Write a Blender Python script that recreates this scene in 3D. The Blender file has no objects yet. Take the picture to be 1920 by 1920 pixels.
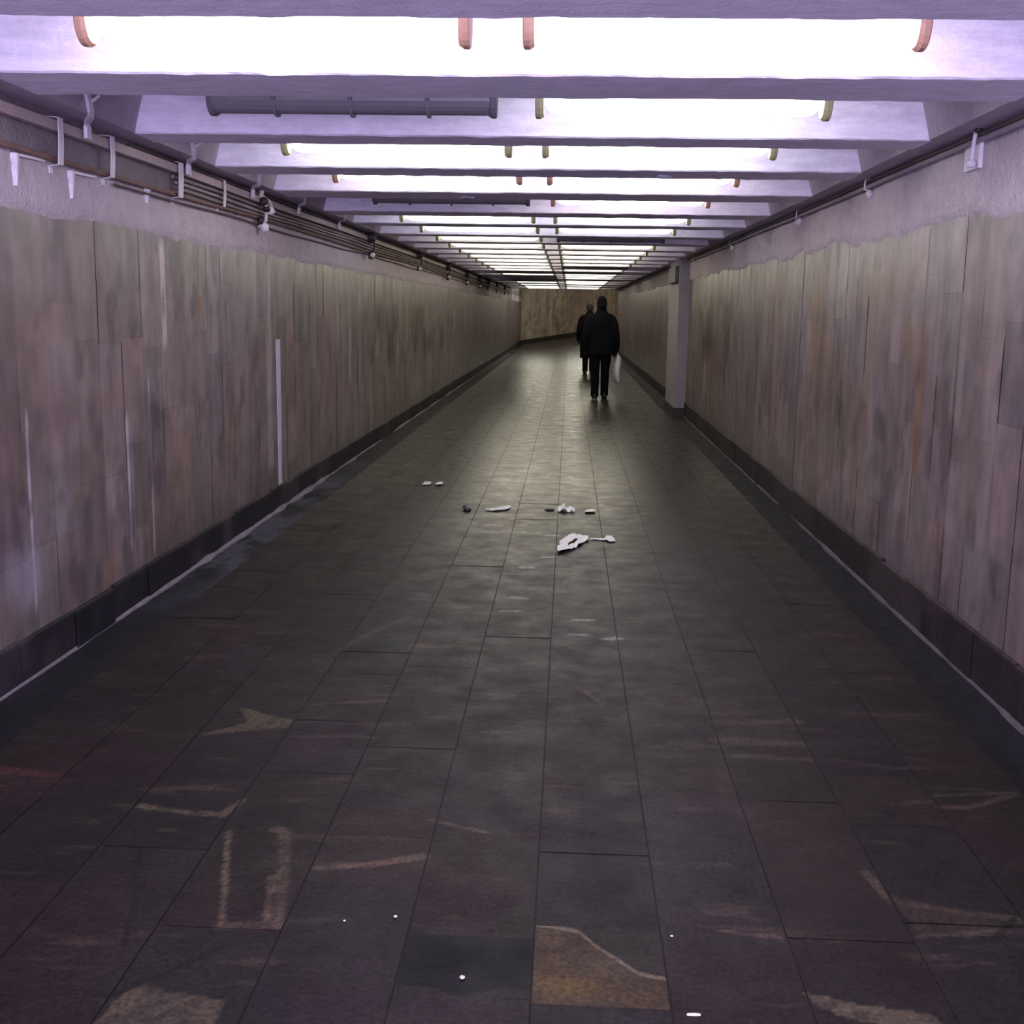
import bpy, bmesh, math, random
import numpy as np
from mathutils import Vector, Matrix

scene = bpy.context.scene
C = scene.collection

# ------------------------------------------------------------------ camera
H = 1.47
f = 2180.0
yaw = math.atan(100 / f); pitch = math.atan(378 / f); roll = 0.016
cy, sy, cp, sp = math.cos(yaw), math.sin(yaw), math.cos(pitch), math.sin(pitch)
fw = Vector((-sy * cp, cy * cp, -sp)); rt = Vector((cy, sy, 0)); up = rt.cross(fw)
c_, s_ = math.cos(roll), math.sin(roll)
rt2 = c_ * rt + s_ * up; up2 = -s_ * rt + c_ * up
cam = bpy.data.cameras.new('camera')
cam.sensor_fit = 'HORIZONTAL'; cam.sensor_width = 36.0
cam.lens = 36.0 * f / 1920.0
cam.clip_start = 0.05; cam.clip_end = 300
camo = bpy.data.objects.new('camera', cam); C.objects.link(camo)
camo.matrix_world = Matrix.Translation((0, 0, H)) @ Matrix((rt2, up2, -fw)).transposed().to_4x4()
scene.camera = camo

# ------------------------------------------------------------------ world, exposure
w = bpy.data.worlds.new('world'); scene.world = w; w.use_nodes = True
w.node_tree.nodes['Background'].inputs[0].default_value = (0.56, 0.48, 0.82, 1)
w.node_tree.nodes['Background'].inputs[1].default_value = 13.0
scene.view_settings.view_transform = 'Standard'
scene.view_settings.look = 'None'
scene.view_settings.gamma = 1
scene.view_settings.exposure = 0.0
scene.view_settings.use_curve_mapping = False

LAMP_POWER = 12.0
COOL = (0.93, 0.88, 1.0); NEAR = (0.97, 0.88, 1.0); GREENISH = (0.97, 0.97, 0.95); PINK = (1.0, 0.92, 0.90); WARM = (1.0, 0.945, 0.72)

# ------------------------------------------------------------------ dimensions (metres)
XL, XR = -2.12, 1.70            # wall faces
FL, FR = -1.86, 1.462           # edges of the paved floor, gutters outside
ZC = 2.23                       # underside of beams and haunches
ZB = 2.42                       # ceiling of the bays between the beams
RL, RR = -1.97, 1.55            # bay ends
YB = -1.15                      # open end behind the camera
YE = 41.3                       # end of the beamed ceiling
BEAMS = [(-1.10, -0.72), (0.22, 0.60), (1.50, 1.90), (2.85, 3.24), (3.99, 4.41), (5.35, 5.65), (6.55, 6.93), (7.85, 8.33),
         (9.42, 9.84), (10.70, 11.08), (12.20, 12.54), (13.50, 13.86)]
y = 14.88
while y < 40.9:
    BEAMS.append((y, y + 0.36)); y += 1.352
FIRST = 4                       # index of the first beam whose face shows

# ------------------------------------------------------------------ small helpers
def obj(name, me, mat=None, parent=None, smooth=False):
    if isinstance(me, bmesh.types.BMesh):
        m = bpy.data.meshes.new(name); me.to_mesh(m); me.free(); me = m
    if mat is not None and not me.materials: me.materials.append(mat)
    if smooth:
        me.polygons.foreach_set('use_smooth', [True] * len(me.polygons))
    o = bpy.data.objects.new(name, me); C.objects.link(o)
    if parent is not None: o.parent = parent
    return o

def tag(o, label=None, cat=None, group=None, kind=None):
    if label: o['label'] = label
    if cat: o['category'] = cat
    if group: o['group'] = group
    if kind: o['kind'] = kind
    return o

def empty(name, loc, rz=0):
    o = bpy.data.objects.new(name, None); C.objects.link(o)
    o.empty_display_size = 0.1
    o.location = loc; o.rotation_euler = (0, 0, rz)
    return o

def box(bm, x0, x1, y0, y1, z0, z1, bevel=0):
    vs = [bm.verts.new(p) for p in ((x0, y0, z0), (x1, y0, z0), (x1, y1, z0), (x0, y1, z0), (x0, y0, z1), (x1, y0, z1), (x1, y1, z1), (x0, y1, z1))]
    fs = [bm.faces.new([vs[i] for i in q]) for q in ((3, 2, 1, 0), (4, 5, 6, 7), (0, 1, 5, 4), (1, 2, 6, 5), (2, 3, 7, 6), (3, 0, 4, 7))]
    if bevel:
        es = {e for fa in fs for e in fa.edges}
        bmesh.ops.bevel(bm, geom=list(es), offset=bevel, segments=2, affect='EDGES', profile=0.5)

def tube(bm, pts, r, n=8, cap=True):
    pts = [Vector(p) for p in pts]
    rings = []
    ds = [(pts[min(i + 1, len(pts) - 1)] - pts[max(i - 1, 0)]).normalized() for i in range(len(pts))]
    keep = all(abs(q.y) < 0.9 for q in ds)          # one reference axis for the whole path, no twist
    for i, p in enumerate(pts):
        d = ds[i]
        a = Vector((0, 1, 0)) if keep else Vector((0, 0, 1)) if abs(d.z) < 0.9 else Vector((1, 0, 0))
        u = d.cross(a).normalized(); v = d.cross(u).normalized()
        rr = r[i] if isinstance(r, (list, tuple)) else r
        rings.append([bm.verts.new(p + rr * (math.cos(t) * u + math.sin(t) * v)) for t in [2 * math.pi * k / n for k in range(n)]])
    for a, b in zip(rings, rings[1:]):
        for k in range(n): bm.faces.new((a[k], a[(k + 1) % n], b[(k + 1) % n], b[k]))
    if cap:
        bm.faces.new(rings[0][::-1]); bm.faces.new(rings[-1])

def strap(bm, pts, wdt, th, axis=(0, 1, 0)):
    """flat bar along pts, wide along axis"""
    ax = Vector(axis) * wdt / 2; pts = [Vector(p) for p in pts]
    rings = []
    for i, p in enumerate(pts):
        d = (pts[min(i + 1, len(pts) - 1)] - pts[max(i - 1, 0)]).normalized()
        n = d.cross(Vector(axis)).normalized() * th / 2
        rings.append([bm.verts.new(q) for q in (p - ax - n, p + ax - n, p + ax + n, p - ax + n)])
    for a, b in zip(rings, rings[1:]):
        for k in range(4): bm.faces.new((a[k], a[(k + 1) % 4], b[(k + 1) % 4], b[k]))
    bm.faces.new(rings[0][::-1]); bm.faces.new(rings[-1])

def loft(bm, rings, n=20, cap=True):
    """rings: (cx, cy, cz, rx, ry) horizontal superellipses"""
    R = []
    for (cx, cy_, cz, rx, ry) in rings:
        R.append([bm.verts.new((cx + rx * math.cos(t), cy_ + ry * math.sin(t), cz)) for t in [2 * math.pi * k / n for k in range(n)]])
    for a, b in zip(R, R[1:]):
        for k in range(n): bm.faces.new((a[k], a[(k + 1) % n], b[(k + 1) % n], b[k]))
    if cap:
        bm.faces.new(R[0][::-1]); bm.faces.new(R[-1])

def fix(bm): bmesh.ops.recalc_face_normals(bm, faces=bm.faces[:])

# vectorised value noise ------------------------------------------------
def _h(ix, iy, s):
    n = (ix.astype(np.int64) * 374761393 + iy.astype(np.int64) * 668265263 + s * 974634777) & 0xffffffff
    n = ((n ^ (n >> 13)) * 1274126177) & 0xffffffff
    return ((n ^ (n >> 16)) & 0xffff) / 65535.0
def vnoise(x, y, s=0):
    ix, iy = np.floor(x), np.floor(y); fx, fy = x - ix, y - iy
    fx = fx * fx * (3 - 2 * fx); fy = fy * fy * (3 - 2 * fy)
    a = _h(ix, iy, s); b = _h(ix + 1, iy, s); c = _h(ix, iy + 1, s); d = _h(ix + 1, iy + 1, s)
    return (a * (1 - fx) + b * fx) * (1 - fy) + (c * (1 - fx) + d * fx) * fy
def fbm(x, y, s=0, o=4):
    r = 0; a = 0.5; t = 0
    for k in range(o):
        r = r + a * vnoise(x * 2 ** k, y * 2 ** k, s + k * 17); t += a; a *= 0.55
    return r / t
def sst(a, b, x):
    t = np.clip((x - a) / (b - a), 0, 1); return t * t * (3 - 2 * t)
def segd(x, y, p, q):
    px, py = p; qx, qy = q
    dx, dy = qx - px, qy - py
    t = np.clip(((x - px) * dx + (y - py) * dy) / (dx * dx + dy * dy + 1e-12), 0, 1)
    return np.hypot(x - px - t * dx, y - py - t * dy)
def polyd(x, y, pts):
    return np.minimum.reduce([segd(x, y, a, b) for a, b in zip(pts, pts[1:])])
def inpoly(x, y, pts):
    r = np.zeros(x.shape, bool); n = len(pts)
    for i in range(n):
        (x0, y0), (x1, y1) = pts[i], pts[(i + 1) % n]
        if y0 == y1: continue
        c = ((y0 > y) != (y1 > y)) & (x < (x1 - x0) * (y - y0) / (y1 - y0) + x0)
        r ^= c
    return r

class Grid:
    """collects many painted rectangular grids into one mesh with a colour attribute"""
    def __init__(s): s.v = []; s.f = []; s.c = []; s.n = 0
    def add(s, P, col):
        a, b = P.shape[:2]
        idx = np.arange(a * b).reshape(a, b) + s.n
        s.f.append(np.stack([idx[:-1, :-1], idx[1:, :-1], idx[1:, 1:], idx[:-1, 1:]], -1).reshape(-1, 4))
        s.v.append(P.reshape(-1, 3)); s.c.append(col.reshape(-1, 3)); s.n += a * b
    def build(s, name, mat, parent=None, flip=False):
        v = np.concatenate(s.v); fc = np.concatenate(s.f); c = np.concatenate(s.c)
        if flip: fc = fc[:, ::-1]
        me = bpy.data.meshes.new(name)
        me.vertices.add(len(v)); me.vertices.foreach_set('co', v.astype(np.float32).ravel())
        me.loops.add(fc.size); me.loops.foreach_set('vertex_index', fc.astype(np.int32).ravel())
        me.polygons.add(len(fc)); me.polygons.foreach_set('loop_start', np.arange(0, fc.size, 4, dtype=np.int32))
        me.update(calc_edges=True); me.validate()
        at = me.color_attributes.new('tone', 'FLOAT_COLOR', 'POINT')
        at.data.foreach_set('color', np.concatenate([np.clip(c, 0, 1), np.ones((len(c), 1))], 1).astype(np.float32).ravel())
        return obj(name, me, mat, parent)

# ------------------------------------------------------------------ materials
def mat(name, col, rough=0.7, spec=0.5, metal=0, noise=0.0, nscale=20, bump=0.0, bscale=60, nvec=(1, 1, 1), attr=False, rvar=0.0, emis=None, estr=0, trans=0, sss=None, bdist=0.01, damp=False):
    m = bpy.data.materials.new(name); m.use_nodes = True
    nt = m.node_tree; nd = nt.nodes; L = nt.links
    b = nd['Principled BSDF']
    b.inputs['Roughness'].default_value = rough
    b.inputs['Specular IOR Level'].default_value = spec
    b.inputs['Metallic'].default_value = metal
    tc = nd.new('ShaderNodeTexCoord'); mp = nd.new('ShaderNodeMapping'); mp.inputs['Scale'].default_value = nvec
    L.new(tc.outputs['Object'], mp.inputs['Vector'])
    src = None
    if attr:
        a = nd.new('ShaderNodeAttribute'); a.attribute_name = 'tone'; src = a.outputs['Color']
    else:
        rgb = nd.new('ShaderNodeRGB'); rgb.outputs[0].default_value = (*col, 1); src = rgb.outputs[0]
    nz = nd.new('ShaderNodeTexNoise'); nz.inputs['Scale'].default_value = nscale; nz.inputs['Detail'].default_value = 6; nz.inputs['Roughness'].default_value = 0.65
    L.new(mp.outputs[0], nz.inputs['Vector'])
    mr = nd.new('ShaderNodeMapRange'); mr.inputs[1].default_value = 0.25; mr.inputs[2].default_value = 0.75
    mr.inputs[3].default_value = 1 - noise; mr.inputs[4].default_value = 1 + noise
    L.new(nz.outputs[0], mr.inputs[0])
    mx = nd.new('ShaderNodeVectorMath'); mx.operation = 'MULTIPLY'
    L.new(src, mx.inputs[0]); L.new(mr.outputs[0], mx.inputs[1])
    L.new(mx.outputs[0], b.inputs['Base Color'])
    if rvar:
        r2 = nd.new('ShaderNodeMapRange'); r2.inputs[1].default_value = 0.3; r2.inputs[2].default_value = 0.7
        r2.inputs[3].default_value = rough - rvar; r2.inputs[4].default_value = rough + rvar
        n3 = nd.new('ShaderNodeTexNoise'); n3.inputs['Scale'].default_value = 5; n3.inputs['Detail'].default_value = 7; n3.inputs['Roughness'].default_value = 0.7
        L.new(mp.outputs[0], n3.inputs['Vector']); L.new(n3.outputs[0], r2.inputs[0]); L.new(r2.outputs[0], b.inputs['Roughness'])
        if damp:      # dry and dusty at the near end, damp and smooth further in
            sx = nd.new('ShaderNodeSeparateXYZ'); L.new(tc.outputs['Object'], sx.inputs[0])
            m3 = nd.new('ShaderNodeMapRange'); m3.inputs[1].default_value = 4.0; m3.inputs[2].default_value = 10.0; m3.inputs[3].default_value = 0.30; m3.inputs[4].default_value = 0.0
            L.new(sx.outputs[1], m3.inputs[0])
            ad = nd.new('ShaderNodeMath'); ad.operation = 'ADD'; L.new(r2.outputs[0], ad.inputs[0]); L.new(m3.outputs[0], ad.inputs[1]); L.new(ad.outputs[0], b.inputs['Roughness'])
    if bump:
        n2 = nd.new('ShaderNodeTexNoise'); n2.inputs['Scale'].default_value = bscale; n2.inputs['Detail'].default_value = 5; n2.inputs['Roughness'].default_value = 0.6
        L.new(mp.outputs[0], n2.inputs['Vector'])
        bp = nd.new('ShaderNodeBump'); bp.inputs['Strength'].default_value = bump; bp.inputs['Distance'].default_value = bdist
        L.new(n2.outputs[0], bp.inputs['Height']); L.new(bp.outputs[0], b.inputs['Normal'])
    if emis:
        b.inputs['Emission Color'].default_value = (*emis, 1); b.inputs['Emission Strength'].default_value = estr
    if trans:
        b.inputs['Transmission Weight'].default_value = trans
    return m

M = {}
M['floor'] = mat('floor_stone', None, rough=0.31, spec=0.15, noise=0.80, nscale=75, bump=0.35, bscale=38, attr=True, rvar=0.11, bdist=0.004, damp=True)
M['floor_base'] = mat('floor_joint', (0.006, 0.005, 0.005), rough=0.8)
M['gutter'] = mat('gutter_concrete', None, rough=0.6, spec=0.2, noise=0.35, nscale=25, bump=0.4, bscale=30, attr=True, rvar=0.15, bdist=0.006)
M['wall'] = mat('wall_stone', None, rough=0.42, spec=0.45, noise=0.13, nscale=16, nvec=(1, 1, 0.35), bump=0.18, bscale=26, attr=True, rvar=0.10, bdist=0.004)
M['joint'] = mat('wall_mortar', (0.09, 0.08, 0.08), rough=0.9)
M['haunch'] = mat('haunch_render', (0.44, 0.39, 0.44), rough=0.9, spec=0.2, noise=0.12, nscale=9, bump=0.7, bscale=34, bdist=0.012)
M['plaster'] = mat('rough_plaster', (0.56, 0.485, 0.53), rough=0.9, spec=0.2, noise=0.14, nscale=9, bump=0.9, bscale=34, bdist=0.02)
M['beam'] = mat('painted_concrete', (0.82, 0.78, 0.90), rough=0.85, spec=0.25, noise=0.07, nscale=14, bump=0.6, bscale=60, bdist=0.006)
nt = M['beam'].node_tree; b_ = nt.nodes['Principled BSDF']      # pale chips and run marks in the paint
src_ = b_.inputs['Base Color'].links[0].from_socket
tc_ = nt.nodes.new('ShaderNodeTexCoord'); mp_ = nt.nodes.new('ShaderNodeMapping'); mp_.inputs['Scale'].default_value = (0.22, 1, 1)
nz_ = nt.nodes.new('ShaderNodeTexNoise'); nz_.inputs['Scale'].default_value = 26; nz_.inputs['Detail'].default_value = 8; nz_.inputs['Roughness'].default_value = 0.75
nt.links.new(tc_.outputs['Object'], mp_.inputs[0]); nt.links.new(mp_.outputs[0], nz_.inputs['Vector'])
mr_ = nt.nodes.new('ShaderNodeMapRange'); mr_.inputs[1].default_value = 0.38; mr_.inputs[2].default_value = 0.64; mr_.inputs[3].default_value = 0.90; mr_.inputs[4].default_value = 1.10
nt.links.new(nz_.outputs[0], mr_.inputs[0])
vm_ = nt.nodes.new('ShaderNodeVectorMath'); vm_.operation = 'MULTIPLY'; nt.links.new(src_, vm_.inputs[0]); nt.links.new(mr_.outputs[0], vm_.inputs[1]); nt.links.new(vm_.outputs[0], b_.inputs['Base Color'])
M['mortar2'] = mat('grey_mortar', (0.09, 0.08, 0.09), rough=0.85, noise=0.35, nscale=14, bump=0.5, bscale=70)
M['mortar'] = mat('pale_mortar', (0.17, 0.16, 0.19), rough=0.85, noise=0.35, nscale=14, bump=0.5, bscale=70)
M['skirting'] = mat('black_skirting_stone', None, rough=0.6, spec=0.15, noise=0.3, nscale=18, bump=0.3, bscale=30, attr=True)
M['housing'] = mat('lamp_housing_grey', (0.42, 0.42, 0.46), rough=0.5, noise=0.05)
M['clip'] = mat('lamp_clip_grey', (0.17, 0.165, 0.19), rough=0.5)
M['off'] = mat('unlit_diffuser', (0.19, 0.185, 0.20), rough=0.35, noise=0.1, nscale=8)
M['capwarm'] = mat('lamp_end_beige', (0.50, 0.30, 0.20), rough=0.5, noise=0.1)
M['capgreen'] = mat('lamp_end_olive', (0.40, 0.39, 0.20), rough=0.5, noise=0.1)
M['capgrey'] = mat('lamp_end_grey', (0.13, 0.125, 0.14), rough=0.5, noise=0.1)
M['duct'] = mat('cable_duct_beige', (0.46, 0.37, 0.36), rough=0.55, noise=0.12, nscale=6)
M['rusty'] = mat('rusty_pipe', (0.22, 0.13, 0.10), rough=0.75, noise=0.4, nscale=12, bump=0.4)
M['cable'] = mat('grey_cable', (0.30, 0.26, 0.25), rough=0.6, noise=0.2)
M['cabledark'] = mat('dark_cable', (0.10, 0.075, 0.075), rough=0.6, noise=0.2)
M['strap'] = mat('white_painted_metal', (0.75, 0.70, 0.76), rough=0.6, noise=0.12)
M['dark'] = mat('dark_plastic', (0.025, 0.022, 0.025), rough=0.5)
M['conduit'] = mat('mauve_conduit', (0.30, 0.26, 0.30), rough=0.55, noise=0.15)
M['cloth'] = mat('black_cloth', (0.006, 0.006, 0.009), rough=0.95, spec=0.1, noise=0.3, nscale=40, bump=0.4, bscale=50)
M['trouser'] = mat('navy_black_trousers', (0.004, 0.005, 0.009), rough=0.95, spec=0.1, noise=0.3, nscale=40)
M['coat2'] = mat('dark_brown_coat', (0.009, 0.008, 0.010), rough=0.95, spec=0.1, noise=0.3, nscale=40)
M['skin'] = mat('skin', (0.30, 0.17, 0.12), rough=0.5, noise=0.05)
M['hair'] = mat('dark_hair', (0.02, 0.016, 0.014), rough=0.7, bump=0.5, bscale=120)
M['shoe'] = mat('black_shoe', (0.010, 0.010, 0.011), rough=0.4)
M['sole'] = mat('pale_shoe_sole', (0.40, 0.42, 0.40), rough=0.7)
M['bag'] = mat('white_plastic_bag', (0.62, 0.61, 0.66), rough=0.35, noise=0.08, nscale=10, bump=0.6, bscale=20)
M['gum'] = mat('dried_chewing_gum', (0.70, 0.69, 0.66), rough=0.6)
M['paper'] = mat('white_paper_scrap', (0.75, 0.75, 0.72), rough=0.8)
M['patch'] = mat('bluish_white_paint', (0.50, 0.48, 0.58), rough=0.6, noise=0.12, nscale=5)
M['patchdim'] = mat('pale_grey_paint', (0.22, 0.20, 0.19), rough=0.6, noise=0.12, nscale=5)
M['water'] = mat('shallow_water', (0.10, 0.095, 0.09), rough=0.13, spec=1.0)
M['pilaster'] = mat('painted_pilaster', (0.27, 0.24, 0.27), rough=0.7, noise=0.16, nscale=6, bump=0.4, bscale=20)

def lampmat(name, col, k=1.0):
    return mat(name, (0.8, 0.8, 0.8), rough=0.5, emis=col, estr=LAMP_POWER * k)
LM = {'near': lampmat('lit_near', NEAR, 1.25), 'cool': lampmat('lit_cool', COOL), 'green': lampmat('lit_greenish', GREENISH, 0.8), 'pink': lampmat('lit_pinkish', PINK, 0.85), 'mid': lampmat('lit_mid', GREENISH, 0.65), 'warm': lampmat('lit_warm', WARM, 0.55),
      'junction': lampmat('added_junction_light', (1.0, 0.97, 0.76), 1.4), 'dim': lampmat('lit_dim', GREENISH, 0.12)}

rnd = random.Random(7)

# ================================================================== FLOOR
BASE_F = np.array([0.0145, 0.0115, 0.0120])
TINTS = np.array([[1.05, 0.96, 0.93], [0.96, 0.95, 1.06], [0.92, 0.98, 0.96], [1.12, 0.95, 0.90], [1.0, 0.93, 1.05], [1.02, 1.0, 0.92]])
TAN = np.array([0.085, 0.062, 0.042])
def blend(col, c, m): return col * (1 - m[..., None]) + np.array(c) * m[..., None]

def floor_paint(X, Y, tone):
    g = fbm(X * 9, Y * 9, 3, 5); g2 = fbm(X * 3.1, Y * 2.2, 11, 4); g3 = fbm(X * 40, Y * 40, 29, 3)
    col = np.ones(X.shape + (3,)) * BASE_F * tone
    col = col * (0.70 + 0.6 * g)[..., None] * (0.80 + 0.4 * g2)[..., None] * (0.70 + 0.6 * g3)[..., None]
    # pale scuffs running across
    sc = sst(0.66, 0.80, fbm(X * 4.5, Y * 22, 51, 4)); col = blend(col, TAN * 0.75, sc * 0.42)
    br = 0.45 + 0.55 * sst(0.3, 0.62, fbm(X * 30, Y * 30, 77, 3))
    wob = (fbm(X * 14, Y * 14, 5, 3) - 0.5) * 0.035
    def streak(pts, wd, c, k):
        nonlocal col
        d = polyd(X, Y, pts) + wob * 0.5
        col = blend(col, c, (1 - sst(wd * 0.6, wd * 1.3, d)) * k * br)
    def patch(pts, c, k):
        nonlocal col
        m = inpoly(X + wob * 0.6, Y + wob * 0.6, pts).astype(float)
        col = blend(col, c, m * k * br)
    streak([(-0.635, 2.86), (-0.5, 2.89), (-0.36, 2.95)], 0.016, TAN, 0.9)
    fr = [(-0.93, 3.05), (-0.80, 3.08), (-0.77, 3.07), (-0.665, 2.56), (-0.8, 2.55), (-0.93, 3.05)]
    streak(fr[1:4], 0.018, TAN, 0.6); streak([fr[3], fr[4]], 0.016, TAN, 0.7); streak([fr[4], fr[5]], 0.009, TAN * 1.1, 0.9)
    streak([(-0.74, 2.80), (-0.70, 2.58)], 0.008, TAN * 1.1, 0.7)
    streak([(-1.24, 3.2), (-1.09, 3.17), (-0.98, 3.16), (-0.95, 3.27)], 0.014, TAN, 0.85)
    patch([(-1.20, 4.08), (-0.96, 3.97), (-0.96, 3.89), (-1.25, 3.79), (-1.12, 3.93)], TAN, 0.75)
    streak([(-0.92, 4.14), (-0.67, 4.21)], 0.012, TAN, 0.7)
    patch([(-0.93, 2.29), (-0.81, 2.27), (-0.70, 2.25), (-0.70, 2.13), (-0.95, 2.12)], TAN * 0.9, 0.8)
    streak([(0.83, 2.95), (0.85, 2.81), (0.92, 2.78), (1.14, 2.73), (1.3, 2.71)], 0.014, TAN * 0.9, 0.75)
    patch([(0.86, 2.79), (0.93, 2.78), (1.16, 2.73), (1.16, 2.66), (0.87, 2.64)], TAN * 0.55, 0.5)
    streak([(0.87, 2.63), (1.1, 2.67)], 0.010, TAN * 0.9, 0.6)
    patch([(0.55, 2.37), (0.62, 2.345), (0.80, 2.31), (0.84, 2.25), (0.70, 2.26), (0.57, 2.31)], TAN * 1.1, 0.85)
    streak([(0.57, 4.08), (0.86, 4.12)], 0.03, TAN, 0.45); streak([(0.56, 3.9), (0.84, 3.89)], 0.035, TAN, 0.4); streak([(0.57, 3.76), (0.84, 3.75)], 0.02, TAN, 0.3)
    streak([(1.16, 3.40), (1.25, 3.40), (1.43, 3.51)], 0.012, TAN, 0.55); streak([(1.16, 3.48), (1.44, 3.53)], 0.01, TAN, 0.4)
    streak([(-0.96, 4.84), (-0.86, 5.19), (-0.75, 5.4)], 0.02, TAN, 0.4); streak([(-0.64, 4.95), (-0.36, 4.94)], 0.04, TAN, 0.6)
    streak([(-0.37, 3.18), (-0.28, 3.14), (-0.2, 3.11)], 0.006, TAN * 1.2, 0.6)
    streak([(-0.04, 4.7), (0.05, 4.5), (0.16, 4.25)], 0.012, TAN, 0.45)
    streak([(-1.8, 3.45), (-1.58, 3.40)], 0.02, [0.06, 0.028, 0.025], 0.7)
    streak([(0.4, 2.62), (0.54, 2.60)], 0.010, TAN * 1.1, 0.7)
    # dark cracks
    for p in ([(0.87, 3.12), (0.97, 3.27), (1.07, 3.46)], [(1.05, 2.62), (1.14, 2.73)], [(-0.95, 2.25), (-0.84, 2.37), (-0.79, 2.44), (-0.66, 2.53)],
              [(-0.09, 8.56), (-0.05, 8.57)], [(0.3, 5.83), (0.56, 5.77)], [(-1.45, 9.85), (-1.2, 9.8)], [(-1.15, 2.95), (-1.05, 2.65), (-1.0, 2.45)]):
        streak(p, 0.008, [0.007, 0.006, 0.008], 0.9)
    for p in ([(0.07, 5.47), (0.145, 5.465)], [(-0.24, 6.6), (-0.18, 6.6)], [(-0.26, 5.87), (-0.19, 5.86)], [(-0.29, 5.6), (-0.22, 5.6)], [(-0.10, 7.6), (-0.05, 7.6)],
              [(-0.12, 6.9), (-0.02, 6.92)], [(0.05, 5.2), (0.12, 5.19)], [(0.2, 5.15), (0.27, 5.16)], [(-0.55, 7.9), (-0.45, 7.92)], [(0.02, 9.6), (0.15, 9.65)]):
        streak(p, 0.02, [0.20, 0.19, 0.17], 0.9)
    hue = fbm(X * 2.6, Y * 2.0, 301, 3); hue = sst(0.35, 0.65, hue)[..., None]
    col = col * (np.array([1.10, 0.96, 1.02]) * hue + np.array([0.92, 1.03, 0.96]) * (1 - hue))
    return col

def floor_tile(G, x0, x1, y0, y1, tone, fn):
    yc = (y0 + y1) / 2
    if yc < 1.9: d = (0.15, 0.2)
    elif y0 < 2.4 < y1 and 0 < (x0 + x1) / 2 < 0.2: d = (0.0035, 0.0035)
    elif yc < 4.3: d = (0.0085, 0.010)
    elif yc < 9.5: d = (0.016, 0.028)
    elif yc < 20: d = (0.05, 0.10)
    else: d = (0.15, 0.3)
    g = 0.0013; gy = rnd.choice((0.0001, 0.0001, 0.0002, 0.0007)); x0 += g * 1.7; x1 -= g * 1.7; y0 += gy; y1 -= gy
    nx = max(2, int((x1 - x0) / d[0]) + 1); ny = max(2, int((y1 - y0) / d[1]) + 1)
    xs = np.linspace(x0, x1, nx); ys = np.linspace(y0, y1, ny)
    X, Y = np.meshgrid(xs, ys, indexing='ij')
    tx, ty, tz = rnd.gauss(0, 0.0016), rnd.gauss(0, 0.0016), rnd.uniform(-0.0006, 0.0006)
    Z = tz + (X - X.mean()) * tx + (Y - Y.mean()) * ty
    Z = np.clip(Z, -0.0035, 0.004)
    G.add(np.stack([X, Y, Z], -1), fn(X, Y, tone))

G = Grid()
SW = (FR - FL) / 11
for i in range(11):
    x0 = FL + i * SW; x1 = x0 + SW
    y = YB
    cuts = []
    if i == 5: cuts = [2.30, 2.55, 3.1, 3.62]
    if i == 6: cuts = [2.285, 2.61, 3.0, 3.42, 3.92]
    if i == 7: cuts = [2.56, 3.39, 3.95]
    if i == 8: cuts = [2.60, 3.40, 3.78]
    if i == 3: cuts = [2.54, 3.06]
    edges = [YB]
    stop = cuts[0] if cuts else None
    while edges[-1] < YE + 0.7:
        ln = rnd.uniform(0.32, 0.72) if rnd.random() < 0.85 else rnd.uniform(0.2, 0.9)
        nxt = edges[-1] + ln
        if stop is not None and nxt > stop - 0.2:
            edges += cuts; stop = None; continue
        edges.append(nxt)
    edges[-1] = YE + 0.7
    if edges[-2] > edges[-1] - 0.1: edges.pop(-2)
    for a, b in zip(edges, edges[1:]):
        tone = TINTS[rnd.randrange(len(TINTS))] * rnd.uniform(0.84, 1.16)
        fn = floor_paint
        if i == 5 and abs(a - 2.30) < 1e-6:           # nearly black square slab with a ragged near edge
            def fn(X, Y, t):
                c = floor_paint(X, Y, np.array([1.0, 0.96, 0.93]))
                e = 2.335 - 0.035 * np.exp(-((X + 0.20) / 0.05) ** 2) + (fbm(X * 20, Y * 0, 9, 3) - 0.5) * 0.015
                m = sst(-0.003, 0.003, Y - e)
                n = (0.8 + 0.4 * fbm(X * 30, Y * 30, 4, 3))[..., None]
                return c * (1 - m[..., None]) + np.array([0.003, 0.003, 0.0045]) * n * m[..., None]
        if i == 6 and abs(a - 2.285) < 1e-6:          # brown slab crossed by a pale vein
            def fn(X, Y, t):
                c = floor_paint(X, Y, np.array([1.05, 0.98, 0.85]))
                ve = [(-0.05, 2.615), (0.06, 2.59), (0.09, 2.54), (0.19, 2.42), (0.26, 2.40)]
                e = np.interp(X, [p[0] for p in ve], [p[1] for p in ve])
                n = fbm(X * 18, Y * 26, 14, 5)
                m = sst(-0.004, 0.004, e - Y)
                br = np.array([0.046, 0.030, 0.017])
                inner = np.ones(X.shape + (3,)) * br * (0.45 + 1.1 * n)[..., None]
                cr = 1 - sst(0.0, 0.03, np.abs(fbm(X * 11, Y * 15, 91, 3) - 0.5)); inner = blend(inner, [0.02, 0.013, 0.009], cr * 0.7)
                hot = sst(0.10, 0.02, np.hypot((X - 0.03) * 0.9, (Y - 2.36) * 1.6)); inner = blend(inner, [0.095, 0.055, 0.014], hot * 0.7)
                c = c * (1 - m[..., None]) + inner * m[..., None]
                d = np.abs(e - Y + (n - 0.5) * 0.012)
                return blend(c, [0.13, 0.10, 0.065], (1 - sst(0.004, 0.011, d)) * 0.85)
        floor_tile(G, x0, x1, a, b, tone, fn)
fl = G.build('floor', M['floor']); tag(fl, kind='structure')
bm = bmesh.new(); box(bm, FL, FR, YB, YE + 0.7, -0.15, -0.005)
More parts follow.
